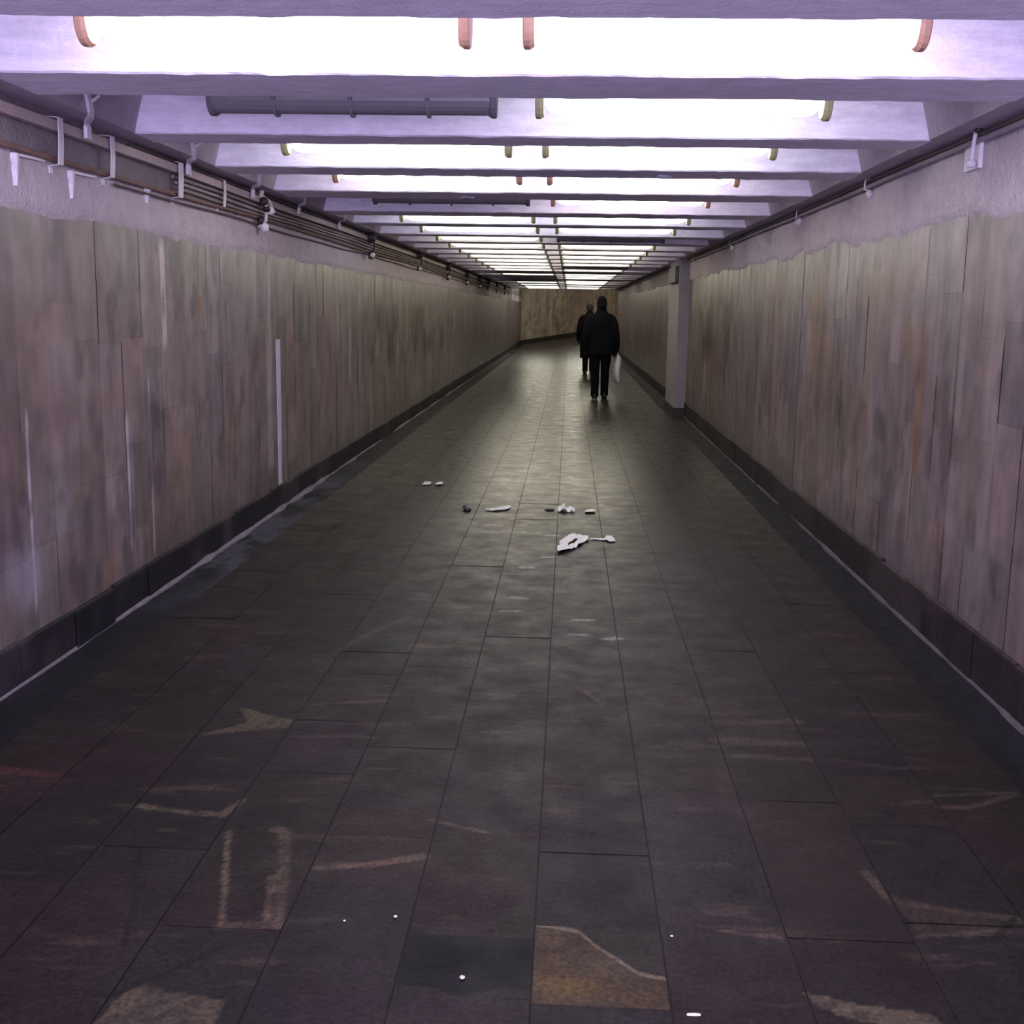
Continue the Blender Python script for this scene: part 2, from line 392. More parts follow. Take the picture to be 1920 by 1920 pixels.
tag(obj('floor_bed', bm, M['floor_base'], fl))
bm = bmesh.new(); box(bm, XL - 0.2, XR + 0.2, YB, YE + 0.7, -0.30, -0.16); box(bm, XL - 0.1, FL, YB, YE + 0.7, -0.16, -0.045); box(bm, FR, XR + 0.1, YB, YE + 0.7, -0.16, -0.045); box(bm, XL - 0.3, 5.2, YE - 0.1, 63, -0.40, -0.17)
obj('sub_floor', bm, M['floor_base'], fl)

# gutters -----------------------------------------------------------
def strip_paint(kind, seed):
    def fn(X, Y, t):
        g = fbm(X * 7, Y * 3, seed, 5); g2 = fbm(X * 2, Y * 0.9, seed + 5, 3)
        c = np.ones(X.shape + (3,)) * np.array([0.010, 0.009, 0.014]) * (0.5 + g)[..., None]
        if kind == 'L':
            m = sst(0.50, 0.72, g2) * sst(5.3, 6.2, Y) * (1 - sst(10.5, 12.0, Y))
            m = np.maximum(m, sst(5.8, 6.6, Y) * (1 - sst(9.5, 11, Y)) * sst(0.42, 0.6, g) * 0.8)
            c = blend(c, [0.085, 0.085, 0.11], m * 0.75)
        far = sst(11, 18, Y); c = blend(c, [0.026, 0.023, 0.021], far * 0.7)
        return c
    return fn
for name, x0, x1, seed, kd in (('trim_1', XL + 0.012, FL - 0.002, 101, 'L'), ('trim_2', FR + 0.002, XR - 0.012, 131, 'R')):
    G = Grid(); yy = YB
    while yy < YE + 0.6:
        ln = 0.5 if yy < 12 else 1.2
        e = min(yy + ln, YE + 0.7)
        d = 0.02 if 3 < yy < 9 else 0.06
        xs = np.linspace(x0, x1, max(4, int((x1 - x0) / d))); ys = np.linspace(yy, e, max(4, int((e - yy) / d)))
        X, Y = np.meshgrid(xs, ys, indexing='ij')
        Z = -0.012 + (fbm(X * 9, Y * 5, seed + 9, 3) - 0.5) * 0.012 - 0.006 * np.sin((X - x0) / (x1 - x0) * math.pi)
        G.add(np.stack([X, Y, Z], -1), strip_paint(kd, seed)(X, Y, None)); yy = e
        if e >= YE + 0.7: break
    tag(G.build(name, M['gutter']), kind='structure')

# ================================================================== WALLS
BASE_W = np.array([0.335, 0.290, 0.275])
def wall_paint(side):
    s0 = 200 if side == 'L' else 400
    def fn(Y, Z, tone):
        g = fbm(Y * 4, Z * 1.6, s0, 5); st = fbm(Y * 16, Z * 0.7, s0 + 7, 4); big = fbm(Y * 0.7, Z * 0.8, s0 + 13, 3)
        c = np.ones(Y.shape + (3,)) * BASE_W * tone
        c = c * (0.72 + 0.56 * g)[..., None] * (0.70 + 0.60 * st)[..., None]
        # brown weathering, olive further down the passage
        br = sst(0.55, 0.75, fbm(Y * 1.6, Z * 1.1, s0 + 31, 4)); c = blend(c, [0.26, 0.185, 0.135], br * 0.45)
        c = c * (1 - 0.30 * sst(0.6, 0.1, Z) * (0.5 + g))[..., None]       # splash dirt near the skirting
        dr = sst(0.70, 0.84, fbm(Y * 26, Z * 0.35, s0 + 41, 3)); c = blend(c, [0.45, 0.41, 0.40], dr * 0.30)
        dk = sst(0.66, 0.80, fbm(Y * 5, Z * 5, s0 + 55, 4)); c = blend(c, [0.13, 0.11, 0.11], dk * 0.35)
        def line(y_, z0, z1, wd, col_, k):
            nonlocal c
            m = (1 - sst(wd * 0.5, wd, np.abs(Y - y_))) * sst(z0 - 0.03, z0 + 0.05, Z) * (1 - sst(z1 - 0.05, z1 + 0.03, Z))
            c = blend(c, col_, m * k)
        if side == 'L':
            line(6.08, 1.25, 1.80, 0.045, [0.90, 0.82, 0.84], 0.9); line(6.11, 0.9, 1.3, 0.02, [0.5, 0.46, 0.45], 0.4)
            line(8.22, 0.3, 1.80, 0.10, [0.60, 0.55, 0.55], 0.7)
            line(5.50, 0.30, 0.95, 0.022, [0.90, 0.84, 0.92], 0.9); line(5.55, 0.2, 0.9, 0.010, [0.55, 0.5, 0.55], 0.6)
            line(5.82, 0.2, 1.1, 0.018, [0.8, 0.74, 0.78], 0.7)
            line(4.46, 0.25, 1.05, 0.014, [0.9, 0.84, 0.95], 0.8); line(4.72, 0.3, 0.75, 0.010, [0.6, 0.55, 0.6], 0.55)
            line(6.45, 1.4, 1.72, 0.03, [0.5, 0.46, 0.44], 0.5)
            line(12.9, 0.8, 1.3, 0.12, [0.42, 0.38, 0.34], 0.5); line(14.6, 0.6, 1.3, 0.12, [0.42, 0.38, 0.34], 0.5)
            d = np.hypot((Y - 6.68) / 0.045, (Z - 1.485) / 0.035); c = blend(c, [0.42, 0.19, 0.04], 1 - sst(0.6, 1.3, d))
            d = np.hypot((Y - 4.78) / 0.22, (Z - 1.02) / 0.35) + (g - 0.5) * 1.5; c = blend(c, [0.40, 0.25, 0.22], (1 - sst(0.3, 1.1, d)) * 0.5)
            d = np.hypot((Y - 4.4) / 0.22, (Z - 0.40) / 0.14) + (g - 0.5) * 1.5; c = blend(c, [0.46, 0.44, 0.50], (1 - sst(0.3, 1.1, d)) * 0.6)
            for (yy, zz, ry, rz) in ((4.95, 0.72, 0.10, 0.16), (5.25, 0.25, 0.12, 0.10), (6.25, 0.62, 0.16, 0.2), (5.35, 1.05, 0.1, 0.1)):
                d = np.hypot((Y - yy - (Z - zz) * 0.5) / ry, (Z - zz) / rz) + (g - 0.5); c = blend(c, [0.40, 0.28, 0.20], (1 - sst(0.5, 1.1, d)) * 0.45)
            scr = sst(0.44, 0.60, fbm(Y * 3.4, Z * 2.2, 611, 4)) * sst(11.5, 13.0, Y) * (1 - sst(19, 21, Y)) * sst(0.75, 0.95, Z) * (1 - sst(1.45, 1.62, Z))
            c = blend(c, [0.10, 0.085, 0.075], scr * 0.85)
            sea = (1 - sst(0.01, 0.03, np.abs(Z - (0.93 - (Y - 27) * 0.018)))) * sst(26, 28, Y); c = blend(c, [0.10, 0.09, 0.08], sea * 0.55)
        else:
            scr = sst(0.42, 0.60, fbm(Y * 2.6, Z * 2.8, 711, 4)) * sst(11.8, 12.6, Y) * (1 - sst(15.4, 16.2, Y)) * sst(0.85, 1.1, Z) * (1 - sst(1.62, 1.78, Z))
            c = blend(c, [0.09, 0.085, 0.080], scr * 0.9)
            for (yy, zz, ry, rz, k) in ((5.75, 1.15, 0.10, 0.5, 0.6), (5.7, 0.85, 0.09, 0.35, 0.6), (8.2, 1.5, 0.3, 0.4, 0.5), (9.6, 1.65, 0.25, 0.3, 0.4), (6.0, 1.35, 0.12, 0.15, 0.6), (13.5, 0.9, 0.8, 0.35, 0.5)):
                d = np.hypot((Y - yy) / ry, (Z - zz) / rz) + (g - 0.5); c = blend(c, [0.30, 0.185, 0.10], (1 - sst(0.3, 1.2, d)) * k)
            d = np.hypot((Y - 6.75) / 0.08, (Z - 0.97) / 0.02) + (g - 0.5); c = blend(c, [0.16, 0.08, 0.06], (1 - sst(0.4, 1.2, d)) * 0.7)
            d = np.hypot((Y - 5.42) / 0.12, (Z - 1.66) / 0.12) + (st - 0.5) * 2; c = blend(c, [0.13, 0.12, 0.15], (1 - sst(0.3, 1.2, d)) * 0.5)
            for (yy, z0, z1) in ((6.55, 0.9, 1.8), (7.4, 0.5, 1.8), (8.8, 1.0, 1.85), (5.15, 0.2, 1.8), (10.4, 0.8, 1.8)):
                line(yy, z0, z1, 0.05, [0.46, 0.41, 0.42], 0.4)
            c = c * (0.86 + 0.28 * fbm(Y * 9, Z * 0.5, 777, 3))[..., None]
        mott = fbm(Y * 11, Z * 9, s0 + 91, 4); c = c * (0.62 + 0.76 * mott)[..., None]
        bru = sst(0.62, 0.74, fbm(Y * 6, Z * 3.4, s0 + 97, 4)); c = blend(c, [0.12, 0.10, 0.11], bru * 0.6)
        hv = sst(0.35, 0.65, fbm(Y * 1.9, Z * 1.2, s0 + 71, 3))[..., None]; c = c * (np.array([1.04, 0.98, 0.97]) * hv + np.array([0.97, 0.99, 1.03]) * (1 - hv))
        return c * np.array([0.55, 0.52, 0.54])
    return fn

def make_wall(name, X0, side, y_end, ztop, zbot=0.0, zhi=ZC + 0.02):
    root_bm = bmesh.new()
    s = -1 if side == 'L' else 1
    a, b = sorted((X0 + s * 0.004, X0 + s * 0.25))
    box(root_bm, a, b, YB, y_end, -0.15, zhi)
    root = obj(name, root_bm, M['joint']); tag(root, kind='structure')
    G = Grid(); yy = YB; pf = wall_paint(side)
    first = True
    while yy < y_end - 0.05:
        wd = 0.268 if 4.1 < yy < 7 else rnd.choice((0.25, 0.27, 0.27, 0.29))
        if yy < 4.13 < yy + wd + 0.12: wd = 4.14 - yy
        e = min(yy + wd, y_end)
        z = 0.12; zs = [z]
        z += rnd.uniform(0.15, 0.6)
        while z < ztop - 0.15:
            zs.append(z); z += rnd.uniform(0.38, 0.66)
        zs.append(ztop + (0.09 if side == 'L' else 0.17))
        for z0, z1 in zip(zs, zs[1:]):
            tone = TINTS[rnd.randrange(len(TINTS))] ** 0.6 * rnd.uniform(0.80, 1.16)
            if rnd.random() < 0.08: tone = tone * rnd.choice((0.82, 1.15))
            if yy < 3: d = 0.12
            elif yy < 9: d = 0.017
            elif yy < 18: d = 0.04
            else: d = 0.10
            g = rnd.choice((0.0002, 0.0005, 0.0007))
            Yv = np.linspace(yy + g, e - g, max(2, int((e - yy) / d) + 1)); Zv = np.linspace(z0 + g, z1 - g, max(2, int((z1 - z0) / (d * 1.4)) + 1))
            Y, Z = np.meshgrid(Yv, Zv, indexing='ij')
            off = rnd.uniform(-0.0015, 0.0012)
            X = np.full(Y.shape, X0) + s * off + (Z - Z.mean()) * rnd.gauss(0, 0.0012) + (Y - Y.mean()) * rnd.gauss(0, 0.003)
            G.add(np.stack([X, Y, Z], -1), pf(Y, Z, tone))
        yy = e
    G.build('stone_cladding', M['wall'], root, flip=(side == 'R'))
    return root

WL = make_wall('wall_left', XL, 'L', 52.0, 1.80)
WR = make_wall('wall_right', XR, 'R', YE, 1.86)

def plaster_band(root, X0, side, y_end, ztop_fn, amp, zhi):
    """coarse plaster above the slabs, ragged lower edge lapping over them"""
    s = 1 if side == 'L' else -1
    ys = []
    y = YB
    while y < y_end: ys.append(y); y += 0.3 if y < 3 else 0.03 if y < 9 else 0.08 if y < 20 else 0.3
    ys.append(y_end); ys = np.array(ys)
    zb = ztop_fn(ys) + (fbm(ys * 2.5, ys * 0, 31, 4) - 0.5) * amp + (vnoise(ys / 0.27, ys * 0, 5) > 0.5) * amp * 0.25
    n = 16
    T = np.linspace(0, 1, n) ** 1.0
    Z = zb[:, None] * (1 - T) + zhi * T; Y = np.repeat(ys[:, None], n, 1)
    thick = 0.012 + (fbm(Y * 7, Z * 7, 61, 4) - 0.5) * 0.014
    X = X0 + s * np.clip(thick, 0.004, 0.03)
    X[:, 0] = X0 - s * 0.002
    bm = bmesh.new()
    V = [[bm.verts.new((X[i, j], Y[i, j], Z[i, j])) for j in range(n)] for i in range(len(ys))]
    for i in range(len(ys) - 1):
        for j in range(n - 1):
            q = (V[i][j], V[i + 1][j], V[i + 1][j + 1], V[i][j + 1])
            bm.faces.new(q if side == 'R' else q[::-1])
    return obj('plaster_band', bm, M['plaster'], root, smooth=True)
# soffit shade painted into the plaster colour behind the pipes
M['plaster_left'] = M['plaster'].copy(); M['plaster_left'].name = 'rough_plaster_shaded_top'
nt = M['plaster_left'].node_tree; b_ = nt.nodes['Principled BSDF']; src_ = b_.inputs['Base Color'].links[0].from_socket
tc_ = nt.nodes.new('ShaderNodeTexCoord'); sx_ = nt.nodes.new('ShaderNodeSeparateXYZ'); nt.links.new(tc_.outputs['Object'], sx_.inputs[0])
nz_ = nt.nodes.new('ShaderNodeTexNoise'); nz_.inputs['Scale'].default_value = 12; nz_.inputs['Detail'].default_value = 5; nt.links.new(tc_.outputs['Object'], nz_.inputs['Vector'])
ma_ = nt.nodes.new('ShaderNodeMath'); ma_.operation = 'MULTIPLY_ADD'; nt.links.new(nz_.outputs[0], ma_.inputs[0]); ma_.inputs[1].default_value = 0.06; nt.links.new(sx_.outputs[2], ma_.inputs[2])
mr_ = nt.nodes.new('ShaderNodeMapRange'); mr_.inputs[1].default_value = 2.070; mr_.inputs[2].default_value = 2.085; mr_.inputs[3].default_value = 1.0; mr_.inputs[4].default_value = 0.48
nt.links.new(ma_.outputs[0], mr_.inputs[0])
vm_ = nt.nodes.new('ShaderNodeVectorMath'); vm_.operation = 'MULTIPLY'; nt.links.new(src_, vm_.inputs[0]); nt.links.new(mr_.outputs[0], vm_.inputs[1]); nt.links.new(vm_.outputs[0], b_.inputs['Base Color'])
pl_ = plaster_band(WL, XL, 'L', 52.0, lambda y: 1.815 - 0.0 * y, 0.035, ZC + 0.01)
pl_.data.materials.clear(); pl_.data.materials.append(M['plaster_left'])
plaster_band(WR, XR, 'R', YE, lambda y: np.interp(y, [4, 9, 17, 41], [1.86, 1.90, 1.93, 1.95]), 0.075, ZC + 0.01)

# skirting -----------------------------------------------------------
def skirting(name, X0, side, y_end, h, breaks, seed, brown=0.0):
    s = 1 if side == 'L' else -1
    G = Grid(); y = YB; r = random.Random(seed)
    while y < y_end - 0.02:
        e = min(y + r.uniform(0.4, 0.6), y_end)
        hh = h + r.uniform(-0.006, 0.006)
        for b0, b1, k in breaks:
            if b0 < (y + e) / 2 < b1: hh *= k
        d = 0.02 if 3 < y < 9 else 0.06
        Yv = np.linspace(y + 0.001, e - 0.001, max(3, int((e - y) / d)))
        prof = [(0.0, hh), (0.013, hh), (0.016, hh - 0.004)] + [(0.016, t) for t in np.linspace(hh - 0.02, -0.03, 7)]
        off = r.uniform(-0.002, 0.003)
        P = np.array([[(X0 + s * (p[0] + off if p[0] else 0), yv, p[1]) for p in prof] for yv in Yv])
        Y, Z = P[..., 1], P[..., 2]
        n = fbm(Y * 9, Z * 9, seed, 5); n2 = fbm(Y * 1.7, Z * 1.2, seed + 3, 3)
        c = np.ones(Y.shape + (3,)) * np.array([0.014, 0.012, 0.018]) * (0.5 + n)[..., None]
        c = blend(c, [0.06, 0.05, 0.056], sst(0.52, 0.68, n2) * 0.55)
        c = blend(c, [0.050, 0.034, 0.032], np.ones(Y.shape) * brown * (0.4 + 0.6 * n))
        G.add(P, c); y = e
    return tag(G.build(name, M['skirting'], flip=(side == 'L')), kind='structure')
skirting('baseboard_left', XL, 'L', 52.0, 0.165, [(5.5, 5.85, 0.9)], 21)
skirting('baseboard_right', XR, 'R', YE, 0.20, [(8.5, 10.0, 0.95)], 22, 0.55)

# pale mortar line where gutter meets skirting
def mortar_line(name, X0, side, y_end, seed):
    s = 1 if side == 'L' else -1
    bm = bmesh.new(); y = YB; prev = None
    while y < y_end:
        n = float(fbm(np.array([y * 2.2]), np.array([0.0]), seed, 4)[0]); w_ = 0.003 + 0.030 * max(0, n - 0.45)
        if side == 'L' and 6.3 < y < 10: w_ += 0.014 * float(vnoise(np.array([y * 5]), np.array([1.0]), 3)[0])
        x = X0 + s * 0.015
        cur = [bm.verts.new((x, y, -0.02)), bm.verts.new((x, y, 0.004 + w_ * 0.8)), bm.verts.new((x + s * w_, y, -0.001)), bm.verts.new((x + s * w_ * 1.3, y, -0.02))]
        if prev:
            for k in range(3): bm.faces.new((prev[k], prev[k + 1], cur[k + 1], cur[k]))
        prev = cur; y += 0.05 if y < 12 else 0.4
    fix(bm)
    return tag(obj(name, bm, M['mortar' if side == 'L' else 'mortar2'], smooth=True), kind='structure')
mortar_line('trim_3', XL, 'L', 41.0, 71)
mortar_line('trim_4', XR, 'R', 41.0, 73)

# ================================================================== CEILING
def rough_face_box(x0, x1, y0, y1, z0, z1, slantL=0.0, slantR=0.0, step=0.05, seed=0, amp=0.006):
    """beam: subdivided underside and faces with an uneven plastered edge"""
    bm = bmesh.new()
    xs = np.arange(x0, x1 + step * 0.5, (x1 - x0) / max(1, round((x1 - x0) / step)))
    prof = [(y0, z1), (y0, (z0 + z1) / 2), (y0, z0 + 0.03), (y0 + 0.004, z0 + 0.006), (y0 + 0.014, z0), ((y0 * 2 + y1) / 3, z0), ((y0 + 2 * y1) / 3, z0), (y1 - 0.014, z0), (y1 - 0.004, z0 + 0.006), (y1, z0 + 0.03), (y1, z1)]
    rows = []
    for x in xs:
        r = []
        for k, (yy, zz) in enumerate(prof):
            a = np.array([x * 5.0]); b = np.array([k * 0.7 + seed * 3.1])
            n = float(fbm(a, b, seed, 3)[0]) - 0.5; n2 = float(fbm(a * 2, b + 9, seed + 4, 3)[0]) - 0.5
            top = (k in (0, 10))
            xx = x
            t = (zz - z0) / (z1 - z0)
            if x == xs[0]: xx = x + slantL * t
            if abs(x - xs[-1]) < 1e-6: xx = x - slantR * t
            r.append(bm.verts.new((xx, yy + n * amp, zz + (0 if top else n2 * amp * 1.2))))
        rows.append(r)
    for a, b in zip(rows, rows[1:]):
        for k in range(len(prof) - 1): bm.faces.new((a[k], b[k], b[k + 1], a[k + 1]))
    for r in (rows[0], rows[-1]): bm.faces.new(r)
    fix(bm)
    return bm

bm = bmesh.new()
box(bm, XL - 0.25, XR + 0.25, YB, YE + 0.02, ZB, ZB + 0.25)
ceil = obj('ceiling', bm, M['beam']); tag(ceil, kind='structure')
bm = bmesh.new()       # side haunches with sloping inner faces
for (a, b, t) in ((XL - 0.02, RL, RL + 0.05), (XR + 0.02, RR, RR - 0.05)):
    v = [bm.verts.new(p) for p in ((a, YB, ZC), (b, YB, ZC), (t, YB, ZB), (a, YB, ZB), (a, YE, ZC), (b, YE, ZC), (t, YE, ZB), (a, YE, ZB))]
    for q in ((0, 1, 2, 3), (7, 6, 5, 4), (0, 4, 5, 1), (1, 5, 6, 2)): bm.faces.new([v[i] for i in q])
fix(bm)
obj('haunch', bm, M['haunch'], ceil)
ORD = ['first', 'second', 'third', 'fourth', 'fifth', 'sixth', 'seventh', 'eighth', 'ninth', 'tenth', 'eleventh', 'twelfth', 'thirteenth', 'fourteenth', 'fifteenth',
       'sixteenth', 'seventeenth', 'eighteenth', 'nineteenth', 'twentieth', 'twenty-first', 'twenty-second', 'twenty-third', 'twenty-fourth', 'twenty-fifth', 'twenty-sixth', 'twenty-seventh', 'twenty-eighth', 'twenty-ninth', 'thirtieth']
for i, (a, b) in enumerate(BEAMS):
    st = 0.04 if 2 < a < 10 else 0.15
    bm = rough_face_box(RL - 0.01, RR + 0.01, a, b, ZC - 0.003, ZB + 0.02, 0.05, 0.05, st, i, 0.008 if a < 12 else 0.004)
    o = obj('ceiling_beam', bm, M['beam'])
    o['kind'] = 'structure'

# ------------------------------------------------------------------ fluorescent fittings
def dprof(n=12, s=1.0, d0=0.0, d1=0.088, hgt=0.14):
    """cross-section: flat on top, rounded below"""
    pts = [(-d0, hgt / 2 * s)]
    for k in range(n + 1):
        t = math.pi / 2 - math.pi * k / n
        cx, sx = math.cos(t), math.sin(t)
        pts.append((-(d0 + (d1 - d0) * s * abs(cx) ** 0.6), hgt / 2 * s * math.copysign(abs(sx) ** 0.75, sx)))
    pts.append((-d0, -hgt / 2 * s))
    return [(p[0], p[1] + hgt / 2) for p in pts]
def extrude_d(bm, xs, ss, d0, d1, hgt=0.14):
    rows = []
    for x, s in zip(xs, ss):
        rows.append([bm.verts.new((x, p[1] - hgt / 2, p[0])) for p in dprof(s=s, d0=d0, d1=d1, hgt=hgt)])
    n = len(rows[0])
    for a, b in zip(rows, rows[1:]):
        for k in range(n): bm.faces.new((a[k], a[(k + 1) % n], b[(k + 1) % n], b[k]))
    bm.faces.new(rows[0]); bm.faces.new(rows[-1][::-1]); fix(bm)
LH = 0.585   # half length
bm = bmesh.new(); box(bm, -LH + 0.02, LH - 0.02, -0.062, 0.062, -0.034, 0.0, 0.003); box(bm, -0.40, -0.36, -0.015, 0.015, -0.002, 0.037); box(bm, 0.36, 0.40, -0.015, 0.015, -0.002, 0.037); me_h = bpy.data.meshes.new('housing'); bm.to_mesh(me_h); bm.free(); me_h.materials.append(M['housing'])
bm = bmesh.new()
xs = [-LH + 0.035, -LH + 0.045, -LH + 0.065, -LH + 0.10, LH - 0.10, LH - 0.065, LH - 0.045, LH - 0.035]; ss = [0.55, 0.74, 0.88, 0.95, 0.95, 0.88, 0.74, 0.55]
extrude_d(bm, xs, ss, 0.036, 0.168)
me_d = bpy.data.meshes.new('diffuser'); bm.to_mesh(me_d); bm.free(); me_d.materials.append(LM['cool'])
me_d.polygons.foreach_set('use_smooth', [True] * len(me_d.polygons))
bm = bmesh.new(); extrude_d(bm, [-LH + 0.02, LH - 0.02], [0.97, 0.97], 0.036, 0.170)
me_off = bpy.data.meshes.new('diffuser'); bm.to_mesh(me_off); bm.free(); me_off.materials.append(M['off'])
def cap_mesh(sgn):
    bm = bmesh.new()
    if sgn < 0: extrude_d(bm, [-LH, -LH + 0.004, -LH + 0.020, -LH + 0.034], [0.98, 1.02, 1.02, 0.97], 0.0, 0.174)
    else: extrude_d(bm, [LH - 0.034, LH - 0.020, LH - 0.004, LH], [0.97, 1.02, 1.02, 0.98], 0.0, 0.174)
    m = bpy.data.meshes.new('end_cap'); bm.to_mesh(m); bm.free(); m.materials.append(M['capwarm']); return m
me_c = {-1: cap_mesh(-1), 1: cap_mesh(1)}
bm = bmesh.new(); extrude_d(bm, [-0.006, 0.006], [1.03, 1.03], 0.0, 0.1735); box(bm, -0.009, 0.009, -0.08, -0.066, -0.12, -0.03)
me_clip = bpy.data.meshes.new('clip'); bm.to_mesh(me_clip); bm.free(); me_clip.materials.append(M['clip'])

def lampobj(name, me, parent, m, x=0):
    o = bpy.data.objects.new(name, me); C.objects.link(o); o.parent = parent; o.location = (x, 0, 0)
    o.material_slots[0].link = 'OBJECT'; o.material_slots[0].material = m
    return o
UNLIT = {(1, 'L'), (4, 'L'), (7, 'R'), (13, 'R'), (15, 'L'), (15, 'R'), (17, 'L'), (18, 'L'), (19, 'L'), (20, 'L'), (19, 'R'), (22, 'L'), (23, 'R'), (24, 'L'), (25, 'R')}
LABELS = {(1, 'L'): 'unlit grey fluorescent fitting with clips on its cover, nearest of the dark lamps',
          (4, 'L'): 'unlit fluorescent fitting seen as a thin dark bar on the left in the fifth bay',
          (0, 'L'): 'glaring lit fluorescent fitting in the nearest bay, left one, beige end caps',
          (0, 'R'): 'glaring lit fluorescent fitting in the nearest bay, right one, beige end caps',
          (1, 'R'): 'lit greenish white fluorescent fitting right of the unlit grey one'}
for i, (a, b) in enumerate(BEAMS):
    v = i - FIRST            # 0 = first visible face
    if v == -1: continue     # no lamps on that face
    for side, xc in (('L', -0.895), ('R', 0.43)):
        off = (v, side) in UNLIT
        prev_back = BEAMS[i - 1][1] if i else a - 0.9
        t = empty('ceiling_light', (xc, (a + prev_back) / 2, ZB - 0.012 if v < 5 else ZB - 0.036))
        lampobj('housing', me_h, t, M['housing'])
        lm = LM['near'] if v == 0 else LM['green'] if v in (1, 2) else LM['pink'] if v == 3 or v == 4 else LM['warm'] if v > 6 else LM['mid'] if v > 4 else LM['cool']
        if off:
            lampobj('diffuser', me_off, t, M['off'])
            cm = M['capgrey']
            for k, xx in enumerate((-0.31, 0.0, 0.31)): lampobj('clip', me_clip, t, M['clip'], xx)
        else:
            lampobj('diffuser', me_d, t, lm)
            cm = M['capwarm'] if v in (0, 3, 4) else M['capgreen']
        for s in (-1, 1): lampobj('end_cap', me_c[s], t, cm)
        where = 'left' if side == 'L' else 'right'
        if (v, side) in LABELS: lab = LABELS[(v, side)]
        elif v < 0: lab = 'lit fluorescent fitting, %s one, in the %s bay behind the viewer' % (where, ORD[-v - 2])
        else: lab = '%s fluorescent fitting, %s one in the %s bay from the camera' % ('unlit' if off else 'lit', where, ORD[v])
        tag(t, lab, 'ceiling light', 'fluorescent fittings along the ceiling beams')

# ================================================================== FAR JUNCTION
ZJ = 2.85
def quad_mesh(name, pts_rows, m, kind='structure', thick=None, parent=None):
    bm = bmesh.new(); rows = [[bm.verts.new(p) for p in r] for r in pts_rows]
    for a, b in zip(rows, rows[1:]):
        for k in range(len(a) - 1): bm.faces.new((a[k], a[k + 1], b[k + 1], b[k]))
    fix(bm)
    if thick:
        bmesh.ops.solidify(bm, geom=bm.faces[:] , thickness=thick)
    o = obj(name, bm, m, parent)
    if kind: o['kind'] = kind
    return o
A = Vector((-2.13, 52.0, 0)); B = Vector((4.6, 61.4, 0.95))
# ramp floor rising to the right
rows = []
for j in range(9):
    t = j / 8
    l = Vector((XL, 42.0, 0)).lerp(A, t); r_ = Vector((4.6, 42.0, 0)).lerp(B, t)
    rows.append([tuple(l.lerp(r_, k / 8)) for k in range(9)])
G = Grid(); P = np.array(rows)
cc = np.ones(P.shape[:2] + (3,)) * BASE_F * (0.9 + 0.3 * fbm(P[..., 0] * 2, P[..., 1], 8, 3))[..., None]
tag(G.add(P, cc) or G.build('ramp', M['floor'], flip=True), kind='structure')
# far wall: slabs painted the same way
G = Grid(); n = 31
pf = wall_paint('X')
for i in range(n):
    p0 = A.lerp(B, i / n); p1 = A.lerp(B, (i + 1) / n)
    zs = [0.0, rnd.uniform(0.5, 0.9), rnd.uniform(1.2, 1.7), 2.2, ZJ + 0.2]
    for z0, z1 in zip(zs, zs[1:]):
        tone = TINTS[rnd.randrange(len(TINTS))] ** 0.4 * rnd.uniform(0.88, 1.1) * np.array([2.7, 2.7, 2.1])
        u = np.linspace(0.0, 1.0, 4); zz = np.linspace(z0, z1, 6)
        Pq = np.array([[(p0.x + (p1.x - p0.x) * uu, p0.y + (p1.y - p0.y) * uu, z_ + p0.z - (0.1 if z_ == 0 else 0)) for z_ in zz] for uu in u])
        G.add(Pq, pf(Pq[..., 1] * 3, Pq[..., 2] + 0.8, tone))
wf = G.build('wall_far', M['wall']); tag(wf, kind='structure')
bm = bmesh.new()
dn = (B - A).normalized(); nn = Vector((dn.y, -dn.x, 0)).normalized() * 0.03
v = [bm.verts.new(p) for p in (A + nn + Vector((0, 0, -0.05)), B + nn + Vector((0, 0, -0.05)), B + nn + Vector((0, 0, 0.17)), A + nn + Vector((0, 0, 0.17)), A + Vector((0, 0, 0.17)), B + Vector((0, 0, 0.17)))]
bm.faces.new((v[0], v[1], v[2], v[3])); bm.faces.new((v[3], v[2], v[5], v[4])); fix(bm)
bs = obj('baseboard_far', bm, mat('far_skirting', (0.03, 0.026, 0.024), rough=0.5)); bs['kind'] = 'structure'
bm = bmesh.new(); box(bm, XL - 0.25, 5.0, YE + 0.02, 62.5, ZJ, ZJ + 0.2)
box(bm, XL - 0.25, XR + 0.25, YE - 0.02 + 0.04, YE + 0.22, ZC + 0.0, ZJ)
tag(obj('ceiling_far', bm, M['beam']), kind='structure')
bm = bmesh.new(); box(bm, XL - 0.2, XL + 0.012, YE, 52.0, ZC, ZJ + 0.1)
tag(obj('wall_far_left', bm, M['pilaster']), kind='structure')
# wall returning right at the junction, and its outer side
bm = bmesh.new(); box(bm, XR + 0.26, 4.8, YE - 0.2, YE, -0.15, ZJ); box(bm, 4.62, 4.8, YE, 61.6, -0.15, ZJ)
tag(obj('wall_far_right', bm, M['plaster']), kind='structure')
# lamps added to light the far wall, unseen above the last beam's sight line
for k, (xx, yy) in enumerate(((-1.2, 44.2), (0.4, 44.2), (-1.2, 47.5), (0.4, 47.5), (2.6, 46.0), (2.6, 50.5), (0.6, 51.0), (3.4, 55.5))):
    t = empty('ceiling_light', (xx, yy, ZJ + 0.002))
    lampobj('housing', me_h, t, M['housing']); lampobj('diffuser', me_d, t, LM['junction'])
    for s in (-1, 1): lampobj('end_cap', me_c[s], t, M['capgreen'])
    t.rotation_euler = (0, 0, 0)
    
    tag(t, 'added unseen lamp lighting the far wall past the last beam, %s' % ('front left one', 'front middle one', 'second row left one', 'second row middle one', 'front right one', 'second row right one', 'third row one', 'furthest one')[k], 'ceiling light', 'added unseen lamps of the far junction')

